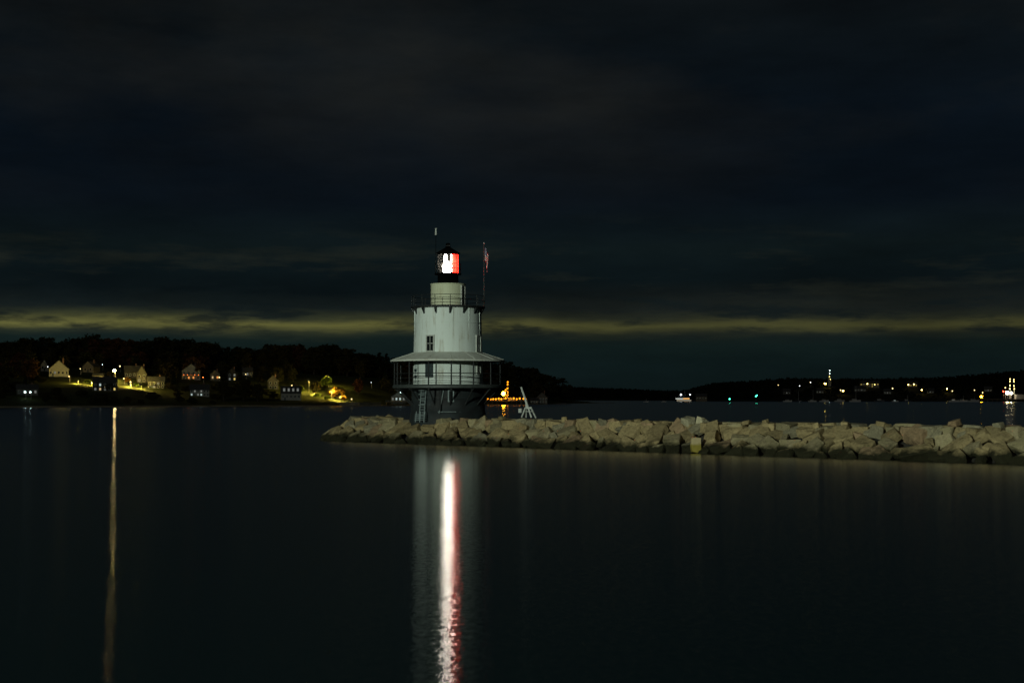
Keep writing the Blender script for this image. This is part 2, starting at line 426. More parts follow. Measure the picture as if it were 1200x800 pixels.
ORD = ['first', 'second', 'third', 'fourth', 'fifth', 'sixth', 'seventh', 'eighth', 'ninth', 'tenth', 'eleventh', 'twelfth', 'thirteenth',
       'fourteenth', 'fifteenth', 'sixteenth', 'seventeenth', 'eighteenth', 'nineteenth', 'twentieth']
LH_S = 18.0
boulders = []       # (s, course, colour, obj, shape word)
rng = random.Random(21)
def put_boulder(p, rz, size, course, s, mat=None, tilt=0.16, flat=False):
    cname, m = mat or rng.choices(GRAN, (6, 1.8, 2.0, 4))[0]
    me = boulder_mesh(size, rng, flat)
    me.materials.append(m)
    o = bpy.data.objects.new('granite_boulder', me); COL.objects.link(o)
    o.location = p
    o.rotation_euler = (rng.uniform(-tilt, tilt), rng.uniform(-tilt, tilt), rz + rng.uniform(-.28, .28))
    shape = 'long slab-like' if size[0] > 2.5 * size[2] * 0.9 else ('small' if size[0] < 1.35 else 'blocky')
    boulders.append([s, course, cname, o, shape])
    return o
LHX, LHY = PX(525, 162), 162.0
def face_point(L, v):
    """A spot on the sloping face: v = 0 at the waterline, 1 at the crest edge."""
    q = 0.35 + 3.35 * v; z = 0.12 + 2.02 * v
    p, rz, s_ = rowpoint(q, L)
    if s_ < 4.5: z -= 0.75 * v * (4.5 - s_) / 4.5
    return p + Vector((0, 0, z)), rz, s_
placed = []
def throw(n_try, r0, r1, gap):
    for _ in range(n_try):
        L = rng.uniform(-9.5, LEN - HW - 2); v = rng.uniform(-0.02, 1.0); r = rng.uniform(r0, r1)
        p, rz, s_ = face_point(L, v)
        if math.hypot(p.x - LHX, p.y - LHY) < 4.5: continue
        if any((p - p2).length < gap * (r + r2) for p2, r2 in placed): continue
        placed.append((p, r))
        z = p.z
        cname = 'waterline' if z < 0.62 else 'lower' if z < 1.25 else 'upper'
        el_ = rng.uniform(1.0, 1.45)
        size = (2 * r * el_, 2 * r / el_ * 1.08, r * rng.uniform(0.95, 1.4))
        o = put_boulder(p, rz, size, cname, s_, tilt=0.0)
        # lie on the slope, turned any way within it
        side_ = Vector((math.cos(rz), math.sin(rz), 0)); inn = Vector((-side_.y, side_.x, 0))
        if (inn.dot(IN) < 0) and L >= 0: inn = -inn
        nrm = (Vector((0, 0, 1)) * 0.80 - inn * 0.60).normalized()
        nrm = (nrm + Vector((rng.gauss(0, .17), rng.gauss(0, .17), rng.gauss(0, .17)))).normalized()
        e1 = side_ - nrm * side_.dot(nrm); e1.normalize(); e2 = nrm.cross(e1)
        a = rng.gauss(0, 0.75); f1 = e1 * math.cos(a) + e2 * math.sin(a); f2 = nrm.cross(f1)
        o.rotation_euler = Matrix((f1, f2, nrm)).transposed().to_euler()
throw(150, 0.85, 1.05, 0.84)
throw(1500, 0.62, 0.84, 0.84)
throw(6000, 0.47, 0.60, 0.93)
print('face boulders', len(placed))
for cname, q, z, (l0, l1), dep, hei, tilt in [('crest', 3.95, 2.12, (1.1, 2.4), 1.6, 1.15, 0.14)]:
    L = -(HW - q) * 2.2
    while L < LEN - HW - 2:
        ln = rng.uniform(l0, l1)
        p, rz, s_ = rowpoint(q, L + ln / 2)
        L += ln * 0.97
        zz = z + rng.uniform(-.09, .07)
        if s_ < 3.8: zz -= 0.5 * (3.8 - s_) / 3.8
        if math.hypot(p.x - LHX, p.y - LHY) < 4.7: continue
        put_boulder(p + Vector((0, 0, zz)) + IN * rng.uniform(-.25, .25), rz, (ln * 1.02, dep * rng.uniform(.85, 1.2), hei * rng.uniform(.85, 1.25)), cname, s_, tilt=tilt, flat=rng.random() < .7)
# second crest line, a strip of flat capstones behind the first
L = -3.0
while L < LEN - HW - 2:
    ln = rng.uniform(2.3, 3.8); p, rz, s = rowpoint(5.4, L + ln / 2); L += ln * 0.96
    if math.hypot(p.x - LHX, p.y - LHY) < 5.2 or s < 4: continue
    put_boulder(p + Vector((0, 0, 2.28 + rng.uniform(-.05, .06))), rz, (ln, 1.9, 1.0), 'inner crest', s, tilt=0.04, flat=True)
# loose stones standing up on the crest: (pixel x, pixel y of the top, width px, height px)
for px, top, wp, hp, mat in [(806, 488, 16, 11, ('pale', M_pale)), (821, 487, 9, 9, ('pale', M_pale)), (1118, 491, 15, 8, None), (1171, 494, 13, 12, ('grey', GRAN[2][1])),
                             (897, 491, 8, 7, None), (957, 495, 11, 7, None), (1035, 494, 14, 8, None), (662, 488, 7, 6, None), (748, 490, 8, 5, None), (588, 487, 8, 5, None), (417, 491, 14, 8, None), (438, 490, 12, 7, None), (875, 492, 9, 5, None), (990, 493, 9, 6, None)]:
    # intersect the ray's ground track with the crest line at inset 3.9
    u = (px - 600) / F
    b0 = bw(0, 3.9); s = (u * b0.y - b0.x) / (AL.x - u * AL.y); p = bw(s, 3.9); d = p.y
    mpp = d / F; hgt = hp * mpp * 1.25; zt = PZ(top, d)
    p.z = zt - hgt / 2
    put_boulder(p, math.atan2(AL.y, AL.x), (wp * mpp * 1.1, wp * mpp * 1.0, hgt), 'loose', s, mat, tilt=0.25)
# the yellow stained block at the waterline
u = (815.5 - 600) / F; b0 = bw(0, 0.05); s = (u * b0.y - b0.x) / (AL.x - u * AL.y); p = bw(s, 0.05); YS = s
me = boulder_mesh((1.0, 0.95, 1.45), rng, True, 0.24); me.materials.append(M_yellow)
yb = bpy.data.objects.new('granite_block', me); COL.objects.link(yb); yb.location = p + Vector((0, 0, 0.70)); yb.rotation_euler = (0.02, 0.03, 0.05)
tag(yb, 'upright pale block with a yellow stained foot at the waterline of the breakwater', 'block')

# ------------------------------------------------------------------ lighthouse
K = 162 / F
def Z(py): return PZ(py, 162)
LH = thing('lighthouse', 'squat white round lighthouse with red and white lantern on a black caisson', 'lighthouse', (LHX, LHY, 0)); LH.scale = (1.012, 1.012, 1)
def pol(a, r, z): return Vector((r * math.sin(a), -r * math.cos(a), z))
P15 = [R(6 + 24 * i) for i in range(15)]
# caisson
MB().lathe([(4.75, -0.5), (4.55, 1.2), (4.32, 2.6), (4.22, 3.4), (4.18, 3.42), (4.12, 4.9), (4.2, 5.0), (4.1, 5.15), (4.1, 6.06)], 72).build('caisson', M_iron, LH, True)
# lower gallery
MB().lathe([(4.0, Z(455)), (6.15, Z(455)), (6.22, Z(454.4)), (6.22, Z(452)), (6.1, Z(450.6)), (3.9, Z(450.4))], 90).build('gallery_deck', M_deck, LH)
for a in P15:
    b = MB()
    b.bar(pol(a, 4.1, 4.2), pol(a, 5.9, Z(455) - 0.05), 0.09)
    b.bar(pol(a, 4.1, Z(455) - 0.12), pol(a, 6.0, Z(455) - 0.12), 0.10)
    b.build('gallery_bracket', M_black, LH)
    MB().bar(pol(a, 6.02, Z(451)), pol(a, 6.02, Z(423.2)), 0.085, 0.075, 8).build('gallery_post', M_black, LH)
rl = MB()
for py, tk in ((438, 0.045), (443.2, 0.035), (448.6, 0.035)): rl.ring(6.02, Z(py), tk, 90)
rl.build('gallery_railing', M_black, LH)
# tower walls
MB().lathe([(3.92, Z(450.5)), (3.90, Z(424)), (3.86, Z(414))], 96).build('lower_wall', M_white, LH, True)
up = MB().lathe([(3.86, Z(414.3)), (3.84, Z(404)), (3.80, Z(390)), (3.78, Z(380)), (3.76, Z(370)), (3.74, Z(361.5))], 96).build('upper_wall', M_white, LH, True)
# cast plate seams standing a little proud
sm = MB()
for zz in (Z(397), Z(379)): sm.lathe([(3.78, zz - 0.03), (3.83, zz - 0.03), (3.83, zz + 0.03), (3.78, zz + 0.03)], 96)
for i in range(12):
    a = R(11 + 30 * i); sm.box(pol(a, 3.753, Z(388)), (0.06, 0.13, 4.9), a)
sm.build('plate_seam', M_white, LH)
# canopy over the gallery
MB().lathe([(3.84, Z(413.2)), (4.1, Z(414.0)), (5.3, Z(418.2)), (6.40, Z(422.0)), (6.46, Z(422.4)), (6.46, Z(424.0)), (6.36, Z(424.2)), (5.3, Z(420)), (3.9, Z(416))], 96).build('canopy_roof', M_canopy, LH)
cr = MB()
for i in range(15):
    a = P15[i]; cr.bar(pol(a, 3.9, Z(413.6) + 0.03), pol(a, 6.4, Z(422.0) + 0.02), 0.035, n=4)
cr.build('canopy_seam', M_canopy, LH)
# windows and doors
def wall_window(a, r, z0, z1, wd, pane, frame=M_trim, name='window', sash=True):
    zc = (z0 + z1) / 2; h = z1 - z0
    fr_ = MB()
    for sx_ in (-1, 1): fr_.box(pol(a, r + 0.05, zc) + Vector((math.cos(a), math.sin(a), 0)) * sx_ * (wd / 2), (0.13, 0.16, h + 0.12), a)
    for zz in (z0, z1): fr_.box(pol(a, r + 0.055, zz), (wd - 0.14, 0.17, 0.12), a)
    f_ = fr_.build(name, frame, LH)
    MB().box(pol(a, r + 0.01, zc), (wd - 0.1, 0.12, h - 0.1), a).build('pane', pane, f_)
    if sash:
        sm_ = MB().box(pol(a, r + 0.07, zc), (wd - 0.2, 0.06, 0.06), a)
        sm_.box(pol(a, r + 0.072, zc + h / 4), (0.05, 0.06, h / 2 - 0.14), a); sm_.box(pol(a, r + 0.072, zc - h / 4), (0.05, 0.06, h / 2 - 0.14), a)
        sm_.build('sash', frame, f_)
    return f_
wall_window(R(-28), 3.80, Z(412.5), Z(394.5), 0.95, M_darkglass)
wall_window(R(64), 3.80, Z(413), Z(394), 1.0, M_white, frame=M_trim)
wall_window(R(150), 3.80, Z(413), Z(394), 1.0, M_darkglass)
wall_window(R(-29), 3.89, Z(441.5), Z(424.8), 0.85, M_shutter, frame=M_shutter, name='door', sash=False)
wall_window(R(62), 3.89, Z(438), Z(425.2), 0.75, M_darkglass)
wall_window(R(-110), 3.89, Z(438), Z(425.2), 0.75, M_darkglass)
for py in (434.2, 441.6):
    MB().box(pol(R(-62), 3.98, Z(py)), (0.30, 0.2, 0.32), R(-62)).build('junction_box', M_shutter, LH)
MB().bar(pol(R(-62), 4.0, Z(449)), pol(R(-62), 3.96, Z(425)), 0.03).build('conduit', M_greyiron, LH)
# upper gallery
MB().lathe([(3.7, Z(361.8)), (4.1, Z(361.8)), (4.18, Z(361)), (4.18, Z(360)), (4.1, Z(359.5)), (1.9, Z(359.3))], 90).build('upper_deck', M_black, LH)
for a in P15:
    b = MB(); r0 = 3.76
    # curved cast bracket: a quarter web
    pts = [pol(a, r0, Z(361.8)), pol(a, 4.10, Z(361.8)), pol(a, 4.06, Z(363.4)), pol(a, 3.90, Z(366)), pol(a, r0, Z(369))]
    tt = Vector((math.cos(a), math.sin(a), 0)) * 0.11
    n = len(pts)
    b.add([p + tt for p in pts] + [p - tt for p in pts], [tuple(range(n)), tuple(range(2 * n - 1, n - 1, -1))] + [(i, n + i, n + (i + 1) % n, (i + 1) % n) for i in range(n)])
    b.build('upper_bracket', M_black, LH)
    MB().bar(pol(a, 4.08, Z(359.6)), pol(a, 4.08, Z(347.5)), 0.035, n=6).build('upper_post', M_black, LH)
rl = MB()
for py in (347.6, 353.2): rl.ring(4.08, Z(py), 0.03, 90)
rl.build('upper_railing', M_black, LH)
# watch room, its door, and the collar under the lantern
WR = 1.93
MB().lathe([(WR, Z(359.4)), (WR, Z(334.2)), (WR + 0.06, Z(334)), (WR + 0.06, Z(333)), (1.2, Z(332.7))], 64).build('watch_room_wall', M_cream, LH, False)
wall_window(R(62), WR - 0.02, Z(358.6), Z(335.5), 0.75, M_shutter, frame=M_trim, name='watch_room_door', sash=False)
MB().lathe([(1.18, Z(332.8)), (1.16, Z(323)), (1.25, Z(321.8))], 40).build('lantern_base', M_soot, LH, True)
MB().lathe([(1.1, Z(321.9)), (1.50, Z(321.9)), (1.52, Z(320.9)), (0.3, Z(320.8))], 48).build('lantern_deck', M_soot, LH)
rl = MB()
for py in (309.4, 315): rl.ring(1.46, Z(py), 0.025, 48)
for i in range(12): a = R(15 + 30 * i); rl.bar(pol(a, 1.46, Z(321)), pol(a, 1.46, Z(309.4)), 0.025)
rl.build('lantern_railing', M_soot, LH)
# lantern room: ten panes, the red sector faces down the channel
NP = 10; gz0, gz1 = Z(320.4), Z(298.2); GR = 1.18
fr_ = MB()
for i in range(NP):
    a0 = R(-12 + 36 * i); fr_.bar(pol(a0, GR, gz0), pol(a0, GR, gz1), 0.035)
fr_.ring(GR, gz0, 0.05, NP, R(-12), R(348)); fr_.ring(GR, gz1, 0.05, NP, R(-12), R(348)); 
fr_.build('lantern_frame', M_soot, LH)
for i in range(NP):
    a0, a1 = R(-12 + 36 * i), R(-12 + 36 * (i + 1)); red = 1 <= i <= 4
    g = 0.035
    p0, p1 = pol(a0, GR, 0), pol(a1, GR, 0); d = (p1 - p0).normalized()
    p0 = p0 + d * g; p1 = p1 - d * g
    zv = lambda p, z: Vector((p.x, p.y, z))
    o_ = MB().add([zv(p0, gz0 + .05), zv(p1, gz0 + .05), zv(p1, gz1 - .05), zv(p0, gz1 - .05)], [(0, 1, 2, 3)]).build('lantern_pane', M_red if red else M_clear, LH)
    if red: o_['label'] = 'red glass pane of the lantern'
MB().lathe([(0.02, Z(320.6)), (0.45, Z(320.4)), (0.60, Z(318)), (0.64, Z(313.5)), (0.56, Z(310)), (0.32, Z(307.2)), (0.02, Z(306.6))], 24).build('lens', E_lens, LH, True)
for px in (522.6, 530.0):
    MB().bar(((px - 525) * K, -0.62, gz0 + 0.9), ((px - 525) * K, -0.62, Z(299.0)), 0.17, 0.14, 8).build('glint_tube', E_lens, LH)  # glowing tubes stand in for bright upright reflections in the panes
MB().lathe([(1.36, gz1 + 0.02), (1.38, gz1 + 0.14), (0.85, Z(293.5)), (0.30, Z(290)), (0.28, Z(288.5))], 40).build('lantern_roof', M_soot, LH, True)
MB().lathe([(0.02, Z(288.6)), (0.2, Z(288.2)), (0.27, Z(286.6)), (0.2, Z(285.0)), (0.02, Z(284.6))], 20).build('vent_ball', M_soot, LH, True)
an = MB().bar((-1.36, -0.45, Z(321)), (-1.34, -0.45, Z(276)), 0.035, 0.03).build('antenna', M_soot, LH)
MB().bar((-1.34, -0.45, Z(276)), (-1.33, -0.45, Z(268)), 0.11, 0.09, 8).build('antenna_tip', M_galv, an)
# ladder and fittings on the caisson, near the lit side
la = MB(); a = R(-35)
tx = Vector((math.cos(a), math.sin(a), 0))
for s_ in (-1, 1): la.bar(pol(a, 4.8, 2.6) + tx * 0.33 * s_, pol(a, 4.32, Z(451)) + tx * 0.33 * s_, 0.045)
for i in range(12):
    f_ = i / 11.5; p = pol(a, 4.8, 2.75).lerp(pol(a, 4.32, Z(452)), f_); la.bar(p - tx * 0.33, p + tx * 0.33, 0.035)
la.build('ladder', M_greyiron, LH)
ca = MB()
for zz in (Z(457.5), Z(462), Z(468), Z(474)):
    ca.bar(pol(a, 4.75, zz) - tx * 0.42, pol(a, 4.75, zz) + tx * 0.42, 0.04)
ca.build('ladder_cage', M_greyiron, LH)
st = MB()
for i in range(4): st.box(pol(a, 4.95, 2.55 + i * 0.2) , (1.35 - 0.0 * i, 0.5 - 0.06 * i, 0.06), a)
for s_ in (-1, 0, 1): st.bar(pol(a, 5.1, 2.3) + tx * 0.6 * s_, pol(a, 4.9, 3.5) + tx * 0.6 * s_, 0.05)
st.build('landing_steps', M_greyiron, LH)
wall_window(R(7), 4.12, Z(470), Z(457.5), 0.55, M_darkglass, frame=M_greyiron, name='caisson_port', sash=False)
MB().bar(pol(R(-8), 4.25, Z(457)), pol(R(-9), 4.42, Z(482)), 0.16, 0.13, 10).build('drain_pipe', M_iron, LH)
MB().bar(pol(R(-4), 4.22, Z(457)), pol(R(-10), 4.52, Z(484)), 0.06, 0.06, 8).build('cable_pipe', M_greyiron, LH)
hp = MB(); hp.ring(4.46, Z(482), 0.05, 40, R(-12), R(14)); hp.build('grab_rail', M_greyiron, LH)

# flagpole on the gallery rail and the limp flag
fpx, fpy = LHX + 42.3 * K, LHY - 0.3
FP = thing('flagpole', 'thin flagpole standing on the upper gallery rail of the lighthouse', 'flagpole', (fpx, fpy, Z(359.8)))
MB().bar((0, 0, 0), (0, 0, Z(286) - Z(359.8)), 0.05, 0.035, 8).build('pole', M_deck, FP)
MB().ball((0, 0, Z(285.3) - Z(359.8)), 0.10, 2).build('finial', M_mast, FP, True)
MB().box((0, 0, 0.55), (0.20, 0.20, 1.2)).build('socket', M_black, FP)
def flag_mat():
    m, t = newmat('striped_flag_cloth')
    uv = t.n('ShaderNodeTexCoord').outputs['UV']; sp = t.n('ShaderNodeSeparateXYZ'); t.l(uv, sp.inputs[0])
    st_ = t.math('GREATER_THAN', t.math('FRACT', t.math('MULTIPLY', sp.outputs[1], 6.5)), 0.5)
    c = t.mix(st_, (0.45, 0.02, 0.03), (0.72, 0.70, 0.68))
    cant = t.math('MULTIPLY', t.math('LESS_THAN', sp.outputs[0], 0.4), t.math('GREATER_THAN', sp.outputs[1], 0.46))
    vo = t.n('ShaderNodeTexVoronoi'); vo.inputs['Scale'].default_value = 14; vo.inputs['Randomness'].default_value = 0.0
    t.l(uv, vo.inputs['Vector'])
    stars = t.mix(t.math('LESS_THAN', vo.outputs['Distance'], 0.25), (0.02, 0.03, 0.14), (0.75, 0.75, 0.75))
    c = t.mix(cant, c, stars)
    d = t.n('ShaderNodeBsdfDiffuse'); t.l(c, d.inputs[0]); o = t.n('ShaderNodeOutputMaterial'); t.l(d.outputs[0], o.inputs[0]); return m
# limp cloth: the hoist edge hangs on the pole, the fly has dropped and gathered into folds beside it
nu, nv_ = 26, 20; vs = []; uvs = []
HO, FLY = 1.5, 2.6
for i in range(nu + 1):
    for j in range(nv_ + 1):
        uu = i / nu; vv = j / nv_
        fall = FLY * uu ** 1.15 * 0.52
        x = 0.05 + 0.42 * (1 - math.exp(-2.6 * uu)) + 0.10 * math.sin(uu * 9 + vv * 1.5) * uu - 0.22 * (1 - vv) * uu
        y = 0.16 * math.sin(uu * 15 + vv * 2) * (0.3 + uu)
        z = -HO * (1 - vv) - fall
        vs.append((x, y, z)); uvs.append((uu, vv))
fs = [(i * (nv_ + 1) + j, (i + 1) * (nv_ + 1) + j, (i + 1) * (nv_ + 1) + j + 1, i * (nv_ + 1) + j + 1) for i in range(nu) for j in range(nv_)]
fo = MB().add(vs, fs).build('flag', flag_mat(), None, True)
ul = fo.data.uv_layers.new(name='UVMap')
for lp in fo.data.loops: ul.data[lp.index].uv = uvs[lp.vertex_index]
fo.location = (fpx + 0.05, fpy, Z(290.5)); sl_ = fo.modifiers.new('thickness', 'SOLIDIFY'); sl_.thickness = 0.01
tag(fo, 'limp red and white striped flag hanging from the lighthouse flagpole', 'flag')

# ------------------------------------------------------------------ white hoist on the crest
u = (617 - 600) / F; b0 = bw(0, 4.0); s = (u * b0.y - b0.x) / (AL.x - u * AL.y); hp_ = bw(s, 4.0); HD = hp_.y; HS = s
HB = PZ(489, HD)
hz = thing('boat_hoist', 'white tubular boat hoist with a leaning boom standing on the breakwater crest', 'hoist', (hp_.x, hp_.y, HB))
def hpt(px, py, dy=0.0): return Vector((PX(px, HD) - hp_.x, dy, PZ(py, HD) - HB))
MB().bar(hpt(610.7, 453.3), hpt(619.3, 478.7), 0.10, 0.13, 8).build('boom', M_galv, hz)
for a_, b_, dy in (((619, 477.5), (622.7, 489), -0.25), ((615.6, 477.5), (611.2, 489), -0.25), ((616.6, 472), (616.6, 489), 0.45), ((622, 476.7), (628, 489.5), 0.35)):
    MB().bar(hpt(*a_), hpt(*b_, dy), 0.085, 0.085, 8).build('leg', M_galv, hz)
MB().bar(hpt(613.5, 482), hpt(624.5, 482), 0.05, n=6).build('brace', M_galv, hz)
MB().box(hpt(619.5, 477.8), (0.62, 0.22, 0.20)).build('hoist_head', M_galv, hz)
wn = MB().bar(hpt(609.6, 478.6, -.1), hpt(609.6, 483.4, -.1), 0.20, 0.20, 14).build('counterweight', M_galv, hz)
MB().bar(hpt(611, 454.5), hpt(609.6, 478.6, -.1), 0.012, n=4).build('cable', M_black, hz)

# boulder labels: course, colour, and its count from the nearest landmark
MARK = [(0.0, 'the breakwater tip'), (LH_S, 'the lighthouse'), (HS, 'the white hoist'), (YS, 'the yellow stained block')]
for course in sorted({b[1] for b in boulders}):
    row = sorted([b for b in boulders if b[1] == course], key=lambda b: b[0])
    for b in row:
        k = max(i for i in range(4) if b[0] >= MARK[i][0] or i == 0)
        # choose the landmark behind (towards shore) or ahead, whichever is nearer
        b.append(k)
    for k in range(4):
        seg = [b for b in row if b[5] == k]
        nxt = MARK[k + 1][0] if k < 3 else 1e9
        for idx, b in enumerate(seg):
            if nxt - b[0] < b[0] - MARK[k][0]:
                cnt = len(seg) - 1 - idx; place = f'{ORD[min(cnt, 19)]} seaward of {MARK[k + 1][1]}'
            else:
                place = f'{ORD[min(idx, 19)]} shoreward of {MARK[k][1]}'
            o = b[3]
            if course == 'loose': lab = f'{b[2]} boulder loose on the crest, {place}'
            else: lab = f'{b[2]} {b[4]} boulder, {course} course, {place}'
            tag(o, lab, 'boulder', 'granite boulders of the breakwater')

# ------------------------------------------------------------------ far shore on the town side
SH = [(-160, 690), (0, 722), (130, 757), (250, 800), (350, 828), (420, 850), (480, 900), (560, 985), (640, 1120), (675, 1260), (720, 1350)]
def interp(tab, x):
    if x <= tab[0][0]: return tab[0][1]
    for (a, b), (c, d) in zip(tab, tab[1:]):
        if x <= c: return b + (d - b) * (x - a) / (c - a)
    return tab[-1][1]
SCL = [(-160, 1.0), (250, 1.0), (350, .92), (440, .80), (520, .72), (580, .64), (630, .36), (662, .10), (690, 0.0), (720, -0.05)]
RISE = [(0, -0.4), (3, 0.5), (9, 1.1), (20, 2.6), (60, 7.5), (120, 16), (200, 23), (300, 27), (420, 28), (520, 20)]
def ground(px, d):
    s_ = interp(SCL, px)
    return interp(RISE, d) * (s_ if d > 9 else max(s_, 0.3)) + noise.noise(Vector((px * .02, d * .02, 3))) * 0.8 * min(1, d / 40)
def shore_pt(px, d):
    D = interp(SH, px) + d
    return Vector((PX(px, D), D, ground(px, d)))
def find(px, py):
    """The spot on the hillside seen at pixel (px, py)."""
    d = 2.0
    while d < 420:
        p = shore_pt(px, d)
        if HY - (p.z - CH) / p.y * F <= py: return p, d
        d += 1.0
    return shore_pt(px, 300), 300
pxs = list(range(-160, 721, 8)); ds = [0, 3, 6, 9, 14, 20, 30, 45, 60, 80, 100, 120, 150, 180, 220, 260, 300, 350, 420, 520]
vs = [shore_pt(p, d) for p in pxs for d in ds]; k = len(ds)
fs = [(i * k + j, (i + 1) * k + j, (i + 1) * k + j + 1, i * k + j + 1) for i in range(len(pxs) - 1) for j in range(2, k - 1)]
tag(MB().add(vs, fs).build('hillside', M_grass, None, True), 'dark grassy hillside rising behind the far waterline houses', 'hill', kind='structure')
fs = [(i * k + j, (i + 1) * k + j, (i + 1) * k + j + 1, i * k + j + 1) for i in range(len(pxs) - 1) for j in range(0, 2)]
tag(MB().add(vs, fs).build('beach', M_sand, None, True), 'narrow pale beach along the far waterline', 'beach', kind='structure')

rects = []   # (px0, px1, py0, py1, distance) that trees in front must not hide
def keep(px0, px1, py0, py1, D): rects.append((px0, px1, py0, py1, D))

def street_lamp(px, py, base_d, mat, label, r=0.5, group=None, name='street_lamp', base=None, added_hood=False):
    """Lamp whose bulb is seen at (px, py) and whose post stands on the ground below."""
    if base is None:
        p = shore_pt(px, base_d)
    else: p = base
    D = p.y; zt = PZ(py, D)
    o_ = thing(name, label, 'lamp', p, 0, group)
    h = max(zt - p.z, 1.2)
    if mat is E_small: r *= 1.45
    MB().bar((0.35, 0.1, 0), (0.35, 0.1, h + 0.5), 0.16, 0.10, 6).build('post', M_pole, o_)
    MB().bar((0.35, 0.1, h + 0.45), (-0.1, -0.1, h + r + 0.05), 0.07, 0.06, 6).build('arm', M_pole, o_)
    MB().ball((0, -0.1, h), r, 1).build('bulb', mat, o_)
    if added_hood: MB().box((0, -0.1 - r * 1.6, h + r * 0.2), (r * 3.4, 0.08, r * 3.2)).box((0, -0.1, h + r * 1.75), (r * 3.4, r * 3.2, 0.06)).build('added_hood', M_black, o_)  # shield added to keep the bulb and its water streak out of sight
    keep(px - 5, px + 5, py - 4, py + 4, D)
    return o_

